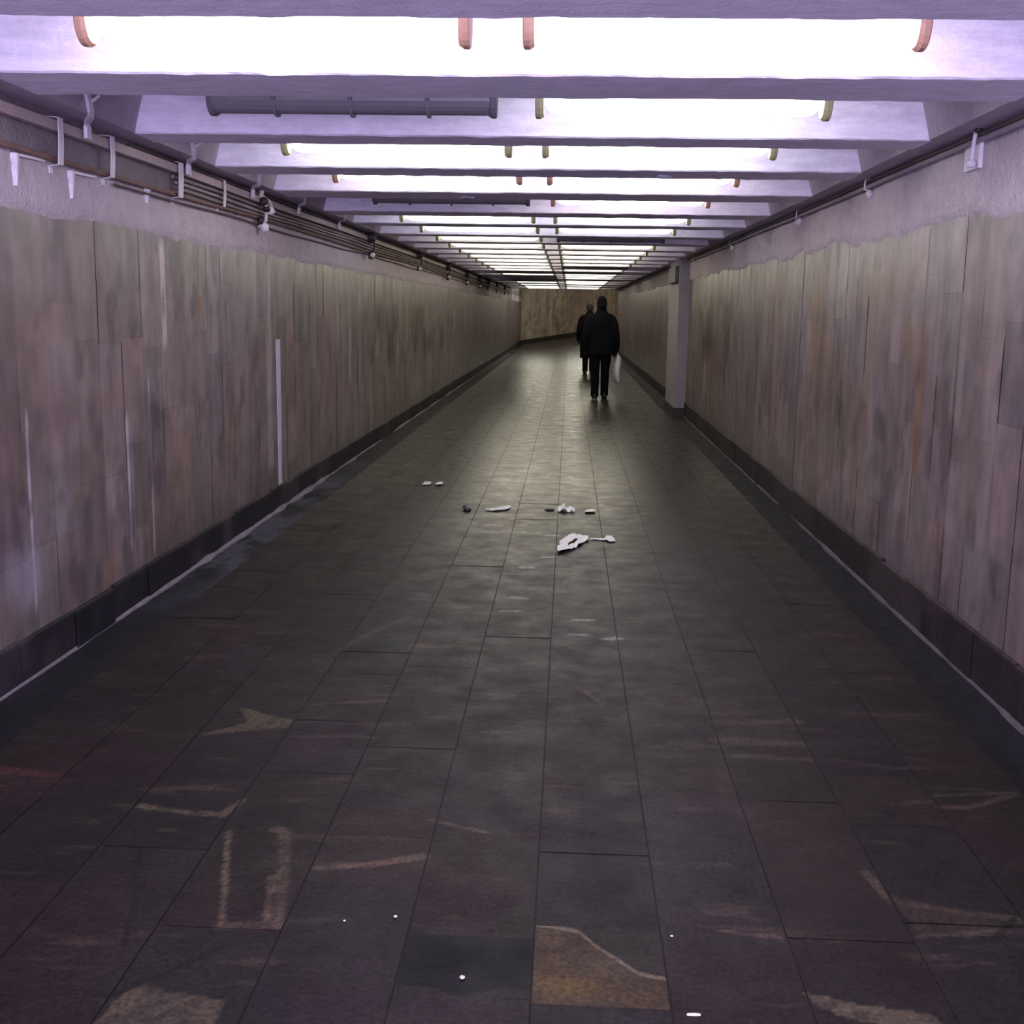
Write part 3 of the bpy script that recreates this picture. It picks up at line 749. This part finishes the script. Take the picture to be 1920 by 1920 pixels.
# ================================================================== PILASTER on the right
bm = bmesh.new()
box(bm, 1.545, 1.72, 16.9, 18.5, -0.02, ZC + 0.0, 0.008)
t = tag(obj('trim_5', bm, M['pilaster']), kind='structure')
bm = bmesh.new(); box(bm, 1.525, 1.69, 16.88, 18.52, -0.02, 0.12)
obj('pilaster_foot', bm, mat('pilaster_foot_dark', (0.02, 0.014, 0.014), rough=0.6), t)
bm = bmesh.new(); box(bm, 1.49, 1.546, 16.95, 18.1, 1.90, 2.13, 0.01)
jb = obj('junction_box', bm, mat('dark_grey_box', (0.07, 0.075, 0.085), rough=0.6)); tag(jb, 'dark grey box fixed high on the pale pilaster of the right wall', 'junction box')

# ================================================================== LEFT WALL SERVICES
W = XL + 0.03
bm = bmesh.new()
pts = [(y, 2.170 + 0.003 * math.sin(y * 1.3)) for y in np.arange(YB, 40.9, 0.5)]
strap(bm, [(W + 0.012, y, z) for y, z in pts], 0.040, 0.028, axis=(0, 0, 1))
tag(obj('cable_duct', bm, M['duct']), 'beige cable duct running high along the left wall', 'cable duct')
bm = bmesh.new(); tube(bm, [(W + 0.004, y, 2.047 + 0.006 * math.sin(y * 0.9)) for y in np.arange(YB, 40.9, 0.25)], 0.011)
tag(obj('pipe', bm, M['rusty']), 'thin rusty pipe, lowest line along the left wall', 'pipe')
def lineobj(name, x, z, y0, y1, r, m, lab, cat='cable', amp=0.004, wl=1.1, ph=0):
    bm = bmesh.new()
    ys = list(np.arange(y0, y1, 0.3)) + [y1]
    tube(bm, [(x, yy, z + amp * math.sin(yy * wl + ph) + amp * 0.6 * math.sin(yy * 2.7 + ph)) for yy in ys], r, 6)
    tag(obj(name, bm, m), lab, cat)
lineobj('cable', W, 2.130, 6.2, 40.9, 0.009, M['cable'], 'grey cable just under the beige duct on the left wall', ph=1)
lineobj('cable', W, 2.105, 6.25, 40.9, 0.008, M['duct'], 'pale cable midway between duct and rusty pipe on the left wall', ph=2)
lineobj('cable', W, 2.079, 6.3, 40.9, 0.008, M['cable'], 'grey cable just above the rusty pipe on the left wall', ph=3)
lineobj('cable', W + 0.004, 2.210, 5.6, 40.9, 0.011, M['cabledark'], 'dark cable in the corner where the left wall meets the ceiling', ph=4, amp=0.002)
lineobj('cable', W - 0.003, 2.006, 5.4, 40.9, 0.006, M['cabledark'], 'thin dark cable hanging just below the rusty pipe on the left wall', amp=0.006, ph=0.5)

# white straps
for k, (yy, z0, z1, w_) in enumerate(((4.76, 2.02, 2.20, 0.045), (5.30, 2.03, 2.205, 0.045), (6.23, 2.03, 2.205, 0.07), (7.02, 2.05, 2.2, 0.04))):
    bm = bmesh.new(); strap(bm, [(XL + 0.004, yy, z1 + 0.004), (W + 0.036, yy, z1), (W + 0.036, yy, (z0 + z1) / 2), (W + 0.030, yy, z0), (XL + 0.006, yy, z0 - 0.012)], w_, 0.004)
    box(bm, XL + 0.004, XL + 0.02, yy - 0.012, yy + 0.012, z0 - 0.035, z0 - 0.008)
    tag(obj('pipe_strap', bm, M['strap']), 'white strap over duct and rusty pipe on the left wall, %s from the camera' % ('nearest', 'second', 'third, widest', 'fourth')[k], 'strap', 'white straps on the left wall services')
# L brackets with plaster runs below the pipe
for k, (yy, z1, z0, dy) in enumerate(((4.45, 2.02, 1.90, 0.25), (4.95, 2.012, 1.90, 0.26), (5.84, 2.03, 1.96, 0.06))):
    bm = bmesh.new()
    strap(bm, [(XL + 0.020, yy + dy, z1 + 0.008), (XL + 0.026, yy + 0.02, z1)], 0.010, 0.008, axis=(0, 0, 1))
    n = 7
    prev = None
    for j in range(n):
        t = j / (n - 1); z = z1 + 0.005 - (z1 - z0) * t; ww = 0.016 * (1 - 0.7 * t) * (1 + 0.3 * math.sin(j * 2.3)); dd = 0.014 * (1 - 0.6 * t)
        cur = [bm.verts.new(p) for p in ((XL + 0.008, yy - ww, z), (XL + 0.010 + dd + 0.008, yy - ww * 0.6, z), (XL + 0.010 + dd + 0.008, yy + ww * 0.6, z), (XL + 0.008, yy + ww, z))]
        if prev:
            for q in range(4): bm.faces.new((prev[q], prev[(q + 1) % 4], cur[(q + 1) % 4], cur[q]))
        else: bm.faces.new(cur)
        prev = cur
    bm.faces.new(prev); fix(bm)
    tag(obj('wall_bracket', bm, M['strap']), ('white L bracket below the rusty pipe at the left edge of the picture', 'white L bracket below the rusty pipe between the first two straps', 'small white bracket below the rusty pipe before the wide strap')[k], 'bracket', 'white brackets under the left pipe')
# Z hangers from the bay ends down to the wall
for k, (yy, hx) in enumerate(((4.86, 0), (6.18, 0), (7.46, 0), (8.75, 0), (10.3, 0))):
    bm = bmesh.new()
    strap(bm, [(RL + 0.038, yy - 0.16, ZC + 0.15), (RL + 0.012, yy - 0.03, ZC + 0.02), (RL + 0.002, yy, ZC - 0.008), (XL + 0.085, yy + 0.12, ZC - 0.012), (XL + 0.078, yy + 0.14, ZC - 0.03), (XL + 0.074, yy + 0.15, ZC - 0.075)], 0.045, 0.016)
    tube(bm, [(RL + 0.034, yy - 0.10, ZC + 0.10), (RL + 0.06, yy - 0.08, ZC + 0.09), (RL + 0.066, yy - 0.07, ZC + 0.06), (RL + 0.03, yy - 0.05, ZC + 0.045)], 0.007, 6)
    tag(obj('cable_hanger', bm, M['strap']), 'bent white hanger from a bay end to the left wall, by the %s beam' % ORD[k + 1], 'hanger', 'bent white hangers at the left bay ends')
# cluster of clamp, insulators and plaster at 7.9 m
def blob(bm, c, r, sc=(1, 1, 1), seed=0, sub=2):
    ret = bmesh.ops.create_icosphere(bm, subdivisions=sub, radius=1)
    rr = random.Random(seed)
    for v in ret['verts']:
        k = r * (1 + rr.uniform(-0.12, 0.12))
        v.co = Vector((c[0] + v.co.x * k * sc[0], c[1] + v.co.y * k * sc[1], c[2] + v.co.z * k * sc[2]))
t = empty('cable_clamp', (W, 7.9, 2.0))
bm = bmesh.new(); strap(bm, [(0.01, 0, 0.21), (0.05, 0, 0.15), (0.055, 0, 0.10), (0.05, 0, 0.03), (0.0, 0, -0.01)], 0.05, 0.006)
tube(bm, [(0.02, 0.02, 0.20), (0.06, 0.06, 0.17), (0.08, 0.05, 0.13), (0.05, 0.0, 0.11)], 0.007, 6)
obj('clamp_strap', bm, M['strap'], t)
for args in (((0.05, -0.05, 0.155), 0.030, (1, 1, 1), 1), ((0.065, -0.04, 0.105), 0.026, (1, 1.4, 0.7), 2), ((0.03, -0.06, 0.03), 0.022, (1, 1.3, 1.2), 3)):
    bm = bmesh.new(); blob(bm, *args); obj('insulator', bm, M['dark'], t, True)
for args in (((0.075, 0.02, 0.10), 0.030, (1, 1.1, 0.9), 4), ((0.035, 0.02, -0.01), 0.034, (0.9, 1.2, 1), 5), ((0.02, 0.02, 0.23), 0.018, (1, 1, 1.8), 6)):
    bm = bmesh.new(); blob(bm, *args); obj('plaster_lump', bm, M['strap'], t, True)
tag(t, 'cluster of white plaster, dark insulators and bent strap on the left wall cables', 'clamp')
def wallbox(y, k, label, r=0.055):
    t = empty('junction_box', (W + 0.03, y, 2.0))
    bm = bmesh.new(); tube(bm, [(0.0, 0, 0.175), (0.05, 0, 0.175), (0.075, 0, 0.172)], [r, r, r * 0.6], 14)
    obj('box_body', bm, M['dark'], t)
    bm = bmesh.new(); tube(bm, [(0.0, 0.02, 0.0), (0.045, 0.02, 0.0)], r * 0.7, 12); tube(bm, [(0.05, 0, 0.175), (0.06, 0.0, 0.1), (0.04, 0.02, 0.0)], 0.008, 6)
    obj('drop_cable', bm, M['dark'], t)
    bm = bmesh.new(); blob(bm, (0.045, -0.035, 0.0), 0.028, seed=k); obj('pale_plug', bm, M['strap'], t, True)
    tag(t, label, 'junction box', 'dark round boxes on the left wall cables')
for k, (yy, lab) in enumerate(((12.05, 'dark round junction box with pale plug under it, nearest on the left wall cables'), (15.9, 'small dark junction box, second along the left wall cables'), (19.7, 'dark junction box, third along the left wall cables'),
                      (23.3, 'dark junction box, fourth along the left wall cables'), (26.6, 'dark junction box, fifth along the left wall cables'), (29.5, 'dark junction box, sixth along the left wall cables'), (33.0, 'dark junction box, seventh along the left wall cables'),
                      (37.0, 'dark junction box, last along the left wall cables'))):
    wallbox(yy, k, lab, 0.055 if k == 0 else 0.04 if k == 1 else 0.075)

# ================================================================== RIGHT WALL SERVICES
Wr = XR - 0.036
def rline(z, r, lab, m, ph):
    bm = bmesh.new(); ys = np.arange(YB, 41, 0.4)
    tube(bm, [(Wr, y, z + 0.003 * math.sin(y * 1.2 + ph)) for y in ys], r, 8)
    tag(obj('conduit', bm, m), lab, 'conduit')
rline(2.212, 0.010, 'upper of two thin conduits along the top of the right wall', M['cabledark'], 0)
rline(2.186, 0.012, 'lower of two thin conduits along the top of the right wall', M['conduit'], 1)
t = empty('conduit_box', (XR, 5.08, 2.08))
bm = bmesh.new(); box(bm, -0.03, -0.006, -0.02, 0.16, 0.0, 0.13, 0.004); obj('back_plate', bm, M['strap'], t)
bm = bmesh.new(); tube(bm, [(-0.03, 0.0, 0.125), (-0.055, -0.03, 0.14), (-0.06, -0.05, 0.13), (-0.055, -0.02, 0.09), (-0.05, 0.0, 0.03)], 0.008, 8); obj('hook', bm, M['strap'], t)
bm = bmesh.new(); blob(bm, (-0.05, 0.0, 0.02), 0.020, (1, 1, 0.9), 3); obj('knob', bm, M['strap'], t, True)
bm = bmesh.new(); blob(bm, (-0.05, -0.05, 0.145), 0.017, (1, 1.3, 0.7), 8); obj('dark_plug', bm, M['dark'], t, True)
tag(t, 'pale square plate with hook and white knob on the right wall conduits', 'conduit box')
for k, (yy, lab) in enumerate(((6.86, 'small pale clip under the right conduits, nearest of the clips'), (8.87, 'pale double clip on the right conduits, second of the clips'), (12.5, 'faint pale clip on the right conduits, third of the clips'), (16.2, 'small clip on the right conduits just before the pilaster'))):
    bm = bmesh.new(); strap(bm, [(XR - 0.012, yy, 2.235), (Wr - 0.016, yy, 2.225), (Wr - 0.018, yy, 2.20), (Wr - 0.016, yy, 2.172), (XR - 0.012, yy, 2.160)], 0.03, 0.004)
    blob(bm, (XR - 0.028, yy - 0.01, 2.150), 0.017, (1, 1, 1.4), k)
    if k == 1: blob(bm, (XR - 0.028, yy + 0.06, 2.150), 0.02, (1, 1, 1.4), k + 7)
    tag(obj('conduit_clip', bm, M['strap']), lab, 'clip', 'pale clips on the right wall conduits')

# ================================================================== painted strips on the left wall
for (yy, z0, z1, wd, m, lab) in ((8.475, 0.17, 1.235, 0.125, 'patch', 'narrow upright bluish white strip on the left wall slabs'), (11.28, 0.75, 1.27, 0.10, 'patchdim', 'short faint grey upright strip on the left wall beyond the white one')):
    bm = bmesh.new(); n = 20
    rows = []
    for j in range(n + 1):
        t = j / n; z = z0 + (z1 - z0) * t; w2 = wd / 2 * (1 - 0.25 * (1 - t)) + rnd.uniform(-0.002, 0.002)
        rows.append([bm.verts.new(p) for p in ((XL + 0.001, yy - w2, z), (XL + 0.0045, yy - w2 + 0.003, z), (XL + 0.0045, yy + w2 - 0.003, z), (XL + 0.001, yy + w2, z))])
    for a, b in zip(rows, rows[1:]):
        for q in range(3): bm.faces.new((a[q], a[q + 1], b[q + 1], b[q]))
    bm.faces.new(rows[0]); bm.faces.new(rows[-1]); fix(bm)
    tag(obj('white_strip' if m == 'patch' else 'grey_strip', bm, M[m]), lab, 'wall strip')

# ================================================================== THINGS ON THE FLOOR
def puddle(name, pts, lab, m='water', cat='puddle', h=0.0002, z=0.0042, grp=None):
    cx = sum(p[0] for p in pts) / len(pts); cyy = sum(p[1] for p in pts) / len(pts)
    bm = bmesh.new(); P = []
    n = len(pts)
    for i in range(n):        # smooth outline (Catmull-Rom)
        p0, p1, p2, p3 = [Vector(pts[(i + k) % n]) for k in (-1, 0, 1, 2)]
        for s in range(5):
            t = s / 5
            P.append(0.5 * ((2 * p1) + (p2 - p0) * t + (2 * p0 - 5 * p1 + 4 * p2 - p3) * t * t + (3 * p1 - p0 - 3 * p2 + p3) * t ** 3))
    lo = [bm.verts.new((p.x, p.y, 0.0005)) for p in P]
    hi = [bm.verts.new((cx + (p.x - cx) * 0.97, cyy + (p.y - cyy) * 0.97, z)) for p in P]
    c = bm.verts.new((cx, cyy, z + h))
    N = len(P)
    for i in range(N):
        bm.faces.new((lo[i], lo[(i + 1) % N], hi[(i + 1) % N], hi[i])); bm.faces.new((hi[i], hi[(i + 1) % N], c))
    fix(bm)
    return tag(obj(name, bm, M[m], smooth=True), lab, cat, grp)
def scrap(pts, lab, hmax, hole=None, seed=0):
    """crumpled white sheet lying on the slabs"""
    xs = np.array([p[0] for p in pts]); ys = np.array([p[1] for p in pts])
    x0, x1, y0, y1 = xs.min(), xs.max(), ys.min(), ys.max()
    nx = max(6, int((x1 - x0) / 0.006)); ny = max(6, int((y1 - y0) / 0.012))
    X, Y = np.meshgrid(np.linspace(x0, x1, nx), np.linspace(y0, y1, ny), indexing='ij')
    wob = (fbm(X * 40, Y * 25, seed, 3) - 0.5) * 0.02
    ins = inpoly(X + wob, Y + wob, pts)
    if hole: ins &= ~inpoly(X + wob, Y + wob, hole)
    Z = 0.006 + hmax * np.clip(fbm(X * 28, Y * 16, seed + 3, 4) * 1.6 - 0.4, 0, 1)
    bm = bmesh.new(); V = {}
    def vt(i, j):
        if (i, j) not in V: V[(i, j)] = bm.verts.new((X[i, j], Y[i, j], Z[i, j]))
        return V[(i, j)]
    for i in range(nx - 1):
        for j in range(ny - 1):
            if ins[i, j] or ins[i + 1, j + 1]: bm.faces.new((vt(i, j), vt(i + 1, j), vt(i + 1, j + 1), vt(i, j + 1)))
    o = obj('paper_scrap', bm, M['paper'], smooth=True)
    md = o.modifiers.new('s', 'SOLIDIFY'); md.thickness = 0.002
    return tag(o, lab, 'paper scrap', 'crumpled white scraps on the floor')
scrap([(-0.04, 7.00), (-0.035, 7.22), (0.0, 7.46), (0.05, 7.58), (0.13, 7.58), (0.165, 7.47), (0.11, 7.30), (0.05, 7.10)], 'largest crumpled white scrap in the middle of the floor', 0.022, [(0.02, 7.22), (0.05, 7.40), (0.10, 7.44), (0.07, 7.30)], 1)
scrap([(-0.60, 8.50), (-0.52, 8.56), (-0.44, 8.68), (-0.40, 8.66), (-0.43, 8.53), (-0.52, 8.47)], 'thin white scrap along a slab edge, left end of the rear row', 0.012, None, 2)
scrap([(-0.05, 8.50), (-0.045, 8.66), (-0.02, 8.72), (0.01, 8.62), (0.06, 8.60), (0.075, 8.50)], 'white scrap standing up a little, middle of the rear row', 0.045, None, 3)
scrap([(0.15, 8.48), (0.16, 8.60), (0.215, 8.62), (0.23, 8.50)], 'small white scrap, rightmost of the rear row', 0.016, None, 4)
scrap([(0.16, 7.47), (0.27, 7.50), (0.28, 7.62), (0.32, 7.60), (0.335, 7.42), (0.29, 7.40), (0.27, 7.46)], 'small pale scrap just right of the largest one', 0.010, None, 5)
scrap([(-1.21, 9.68), (-1.20, 9.84), (-1.16, 9.84), (-1.14, 9.70)], 'tiny pale scrap on the left half of the floor, left one of two', 0.010, None, 6)
scrap([(-1.10, 9.68), (-1.09, 9.84), (-1.05, 9.82), (-1.04, 9.70)], 'tiny pale scrap on the left half of the floor, right one of two', 0.010, None, 7)
for (xx, yy, r, lab) in ((-0.203, 2.37, 0.0062, 'white gum spot on the nearly black slab'), (-0.39, 2.62, 0.005, 'white gum spot up and left of the black slab'), (-0.51, 2.59, 0.0032, 'tiny pale gum spot, leftmost of those near the black slab'), (0.28, 2.58, 0.0038, 'small pale gum spot right of the brown veined slab')):
    bm = bmesh.new(); blob(bm, (xx, yy, 0.004), r, (1, 1.15, 0.35), int(abs(xx) * 100)); tag(obj('chewing_gum', bm, M['gum'], smooth=True), lab, 'chewing gum', 'gum spots on the floor')
puddle('paper_scrap', [(0.287, 2.266), (0.288, 2.272), (0.311, 2.273), (0.312, 2.267)], 'small white paper scrap at the bottom edge of the picture', 'paper', 'paper scrap', 0.001, 0.0035)
bm = bmesh.new(); blob(bm, (-0.72, 8.47, 0.012), 0.03, (1, 1.0, 0.55), 5); blob(bm, (-0.745, 8.53, 0.02), 0.016, (1, 1, 0.9), 6)
tag(obj('litter', bm, M['dark'], smooth=True), 'small black bit of litter left of the white scraps', 'litter')
bm = bmesh.new(); blob(bm, (-0.11, 8.57, 0.008), 0.035, (1.2, 0.5, 0.3), 9)
tag(obj('litter', bm, M['dark'], smooth=True), 'flat dark scrap beside the upright white scrap', 'litter')
# flaked paint under two beams
for (xx, yy, lab, sd) in ((0.50, 6.75, 'white plaster flake under the third beam, right of centre', 3), (-0.72, 8.1, 'white plaster flake under the fourth beam, left of centre', 4)):
    bm = bmesh.new(); blob(bm, (xx, yy, ZC - 0.010), 0.028, (1.3, 1.2, 0.4), sd); blob(bm, (xx + 0.035, yy + 0.02, ZC - 0.009), 0.02, (1.2, 1, 0.5), sd + 1)
    tag(obj('plaster_flake', bm, M['patch'], smooth=True), lab, 'plaster flake')

# ================================================================== PEOPLE
def limb(bm, pts, n=16):
    """tapering limb: (x, y, z, r) points"""
    tube(bm, [p[:3] for p in pts], [p[3] for p in pts], n)
def ellipsoid(bm, c, r, seg=20):
    ret = bmesh.ops.create_uvsphere(bm, u_segments=seg, v_segments=seg // 2, radius=1)
    for v in ret['verts']: v.co = Vector((c[0] + v.co.x * r[0], c[1] + v.co.y * r[1], c[2] + v.co.z * r[2]))
def hand(bm, wx, wy, wz, side, curl=0.6, g=0.0):
    """palm, four fingers of unequal length and a thumb; hanging down from the wrist, fingers curled forward and up"""
    limb(bm, [(wx, wy, wz + 0.02, 0.026 + g), (wx, wy + 0.004, wz - 0.02, 0.030 + g), (wx, wy + 0.008, wz - 0.055, 0.033 + g), (wx, wy + 0.010, wz - 0.085, 0.026 + g)], 12)
    for k, (dy, ln) in enumerate(((0.030, 0.070), (0.012, 0.080), (-0.008, 0.074), (-0.026, 0.058))):
        x0, y0, z0 = wx, wy + dy + 0.006, wz - 0.075
        s = -side
        limb(bm, [(x0, y0, z0, 0.010 + g), (x0 + s * ln * 0.15, y0 + 0.003, z0 - ln * 0.42, 0.0092 + g), (x0 + s * ln * (0.35 + curl * 0.3), y0 + 0.005, z0 - ln * (0.75 - curl * 0.2), 0.0085 + g), (x0 + s * ln * (0.5 + curl * 0.35), y0 + 0.006, z0 - ln * (0.9 - curl * 0.6), 0.0072 + g)], 8)
    limb(bm, [(wx, wy + 0.025, wz - 0.02, 0.013 + g), (wx - side * 0.010, wy + 0.045, wz - 0.045, 0.0105 + g), (wx - side * 0.025, wy + 0.050, wz - 0.075, 0.009 + g), (wx - side * 0.030, wy + 0.045, wz - 0.092, 0.008 + g)], 8)

def person(loc, S, label, coat, long_coat=False, hat=True):
    t = empty('person', loc)
    bm = bmesh.new()
    # head with face towards +y (walking away), neck
    ellipsoid(bm, (0.0, 0.035, 1.595), (0.074, 0.092, 0.105))
    ellipsoid(bm, (0.0, 0.055, 1.545), (0.055, 0.068, 0.062))
    limb(bm, [(0, 0.135, 1.610, 0.008), (0, 0.146, 1.588, 0.011), (0, 0.132, 1.578, 0.010)], 8)           # nose
    for s in (-1, 1):
        ellipsoid(bm, (s * 0.077, 0.025, 1.585), (0.010, 0.020, 0.031), 10)                                # ears
        ellipsoid(bm, (s * 0.030, 0.112, 1.600), (0.014, 0.010, 0.010), 8)                                 # eyes
    ellipsoid(bm, (0, 0.117, 1.545), (0.026, 0.010, 0.008), 8)                                             # mouth
    limb(bm, [(0, 0.0, 1.40, 0.066), (0, 0.01, 1.47, 0.056), (0, 0.025, 1.55, 0.054)])
    loft(bm, [(0, 0, 0.84, 0.12, 0.09), (0, 0, 0.90, 0.165, 0.115), (0, 0, 1.0, 0.155, 0.105), (0, 0.005, 1.10, 0.145, 0.10), (0, 0.01, 1.25, 0.175, 0.115), (0, 0.0, 1.36, 0.185, 0.105), (0, 0, 1.42, 0.13, 0.08), (0, 0, 1.45, 0.07, 0.06)])
    for s, (fy, knee, heel) in ((-1, (-0.10, -0.01, 0.02)), (1, (0.16, 0.10, 0.0))):
        x = s * 0.085
        limb(bm, [(s * 0.085, 0, 0.90, 0.085), (s * 0.090, knee * 0.4, 0.70, 0.078), (x, knee + 0.03, 0.48, 0.056), (x, (knee + fy) / 2, 0.30, 0.052), (x, fy, 0.11, 0.036), (x, fy, 0.06, 0.036)])
        limb(bm, [(x, fy - 0.03, 0.045, 0.034), (x, fy + 0.06, 0.045, 0.038), (x, fy + 0.15, 0.032, 0.030)])
    arms = {}
    for s in (-1, 1):
        ey = -0.05; hy = 0.03 if s > 0 else 0.06
        A_ = [(s * 0.165, 0, 1.365, 0.050), (s * 0.205, -0.01, 1.27, 0.048), (s * 0.235, ey, 1.12, 0.042), (s * 0.250, -0.02, 0.98, 0.036), (s * 0.264, hy, 0.86, 0.027)]
        arms[s] = A_; limb(bm, A_); hand(bm, s * 0.264, hy, 0.845, s, 0.8 if s > 0 else 0.4)
    fix(bm)
    me = bpy.data.meshes.new('tmp'); bm.to_mesh(me); bm.free()
    tmp = bpy.data.objects.new('tmp', me); C.objects.link(tmp)
    md = tmp.modifiers.new('r', 'REMESH'); md.mode = 'VOXEL'; md.voxel_size = 0.0065; md.use_smooth_shade = True
    dg = bpy.context.evaluated_depsgraph_get(); dg.update()
    body = bpy.data.meshes.new_from_object(tmp.evaluated_get(dg))
    bpy.data.objects.remove(tmp)
    body.materials.clear(); body.materials.append(M['skin'])
    obj('body', body, M['skin'], t)
    # jacket: torso and sleeves
    bm = bmesh.new()
    hem = 0.37 if long_coat else 0.735
    rings = [(0.005, 0, hem, 0.225 if not long_coat else 0.24, 0.155), (0.005, 0, hem + 0.03, 0.228, 0.16)]
    if long_coat: rings += [(0, 0, 0.6, 0.225, 0.155), (0, 0, 0.75, 0.22, 0.15)]
    rings += [(0.0, 0, 0.90, 0.232, 0.155), (0, 0, 1.02, 0.232, 0.152), (0, 0.0, 1.15, 0.232, 0.150), (0, 0, 1.26, 0.232, 0.152), (0, 0, 1.345, 0.222, 0.142), (0, 0, 1.395, 0.195, 0.122), (0, 0.0, 1.430, 0.150, 0.102), (0, 0.01, 1.458, 0.100, 0.088), (0, 0.01, 1.50, 0.084, 0.080), (0, 0.01, 1.53, 0.080, 0.078)]
    loft(bm, rings, 28)
    for s in (-1, 1):
        ar = arms[s]
        limb(bm, [(s * 0.06, 0.0, 1.385, 0.062), (s * 0.125, 0.0, 1.378, 0.074)] + [(p[0], p[1], p[2], p[3] + (0.034 if i < 4 else 0.026)) for i, p in enumerate(ar)] + [(ar[-1][0], ar[-1][1] + 0.004, ar[-1][2] - 0.03, 0.052)], 18)
    fix(bm)
    for v in bm.verts:           # folds
        n = math.sin(v.co.z * 41 + v.co.x * 13) * 0.004 + math.sin(v.co.z * 17 + v.co.y * 31) * 0.004
        v.co.x += n; v.co.y += n * 0.7
    jk = obj('coat' if long_coat else 'jacket', bm, coat, t, True)
    m2 = jk.modifiers.new('s', 'SUBSURF'); m2.levels = 1; m2.render_levels = 1
    # trousers
    bm = bmesh.new()
    loft(bm, [(0, 0, 0.78, 0.17, 0.12), (0, 0, 0.86, 0.182, 0.128), (0, 0, 0.95, 0.178, 0.122)], 24)
    for s, (fy, knee) in ((-1, (-0.10, -0.01)), (1, (0.16, 0.10))):
        x = s * 0.085
        limb(bm, [(s * 0.088, 0, 0.88, 0.095), (s * 0.092, knee * 0.4, 0.70, 0.092), (x, knee + 0.02, 0.48, 0.075), (x, (knee + fy) / 2, 0.30, 0.070), (x, fy, 0.13, 0.066), (x, fy + 0.005, 0.055, 0.068)], 18)
    fix(bm); obj('trousers', bm, M['trouser'], t, True)
    for s, fy in ((-1, -0.10), (1, 0.16)):
        x = s * 0.085
        bm = bmesh.new()
        loft(bm, [(x, fy + 0.055, 0.018, 0.048, 0.140), (x, fy + 0.055, 0.040, 0.048, 0.138), (x, fy + 0.04, 0.065, 0.045, 0.115), (x, fy + 0.0, 0.10, 0.044, 0.065)], 20); fix(bm)
        sh = obj('shoe', bm, M['shoe'], t, True)
        bm = bmesh.new(); loft(bm, [(x, fy + 0.055, 0.0, 0.047, 0.140), (x, fy + 0.055, 0.019, 0.050, 0.143)], 20); fix(bm)
        obj('shoe_sole', bm, M['sole'] if not long_coat and s < 0 else M['shoe'], sh)
    for s in (-1, 1):
        bm = bmesh.new(); hand(bm, s * 0.264, 0.03 if s > 0 else 0.06, 0.845, s, 0.8 if s > 0 else 0.4, 0.0022); fix(bm); obj('glove', bm, coat, t, True)
    bm = bmesh.new()
    if hat:
        rg = [(0, -0.006, 1.50, 0.070, 0.066), (0, -0.008, 1.54, 0.080, 0.082), (0, 0.004, 1.575, 0.088, 0.094), (0, 0.024, 1.590, 0.086, 0.100), (0, 0.028, 1.610, 0.089, 0.105), (0, 0.028, 1.618, 0.084, 0.100), (0, 0.026, 1.660, 0.080, 0.092), (0, 0.024, 1.700, 0.062, 0.070), (0, 0.02, 1.725, 0.034, 0.038), (0, 0.02, 1.732, 0.008, 0.008)]
        loft(bm, rg, 24); fix(bm); h = obj('beanie', bm, coat, t, True)
    else:
        ellipsoid(bm, (0, 0.018, 1.625), (0.083, 0.096, 0.088), 24); ellipsoid(bm, (0, -0.015, 1.58), (0.072, 0.065, 0.075), 20); fix(bm)
        h = obj('hair', bm, M['hair'], t, True)
    t.scale = (S, S, S)
    tag(t, label, 'person')
    return t
P1 = person((0.545, 19.9, 0.004), 1.0, 'person in black jacket and beanie walking away, holding a white bag', M['cloth'])
P2 = person((0.49, 28.3, 0.004), 0.965, 'person in long dark coat, half hidden behind the person in the beanie', M['coat2'], True, False)

# white carrier bag in the first person's right hand
hx, hy, hz = 0.545 + 0.285, 19.9 + 0.045, 0.765
bm = bmesh.new()
n = 20
prof = [(0.00, 0.028, 0.030), (-0.05, 0.045, 0.055), (-0.12, 0.060, 0.100), (-0.22, 0.066, 0.125), (-0.34, 0.064, 0.130), (-0.43, 0.055, 0.125), (-0.46, 0.040, 0.105), (-0.465, 0.01, 0.03)]
R_ = []
for j, (dz, rx, ry) in enumerate(prof):
    R_.append([bm.verts.new((rx * math.cos(a) * (1 + 0.16 * math.sin(5 * a + j)) + 0.012 * math.sin(j * 1.4), ry * math.sin(a) * (1 + 0.08 * math.sin(4 * a + j * 2)), dz - 0.02)) for a in [2 * math.pi * k / n for k in range(n)]])
for a, b in zip(R_, R_[1:]):
    for k in range(n): bm.faces.new((a[k], b[k], b[(k + 1) % n], a[(k + 1) % n]))
bm.faces.new(R_[-1][::-1]); fix(bm)
bag = obj('carrier_bag', bm, M['bag'], smooth=True); bag.location = (hx + 0.015, hy - 0.01, hz)
bm = bmesh.new()
for s in (-1, 1):
    strap(bm, [(0.0, s * 0.035, -0.05), (0.0, s * 0.028, -0.01), (-0.004, s * 0.018, 0.015), (-0.006, 0, 0.022)], 0.02, 0.004, axis=(1, 0, 0))
obj('handle', bm, M['bag'], bag)
tag(bag, 'white plastic carrier bag hanging from the right hand of the person in the beanie', 'carrier bag')
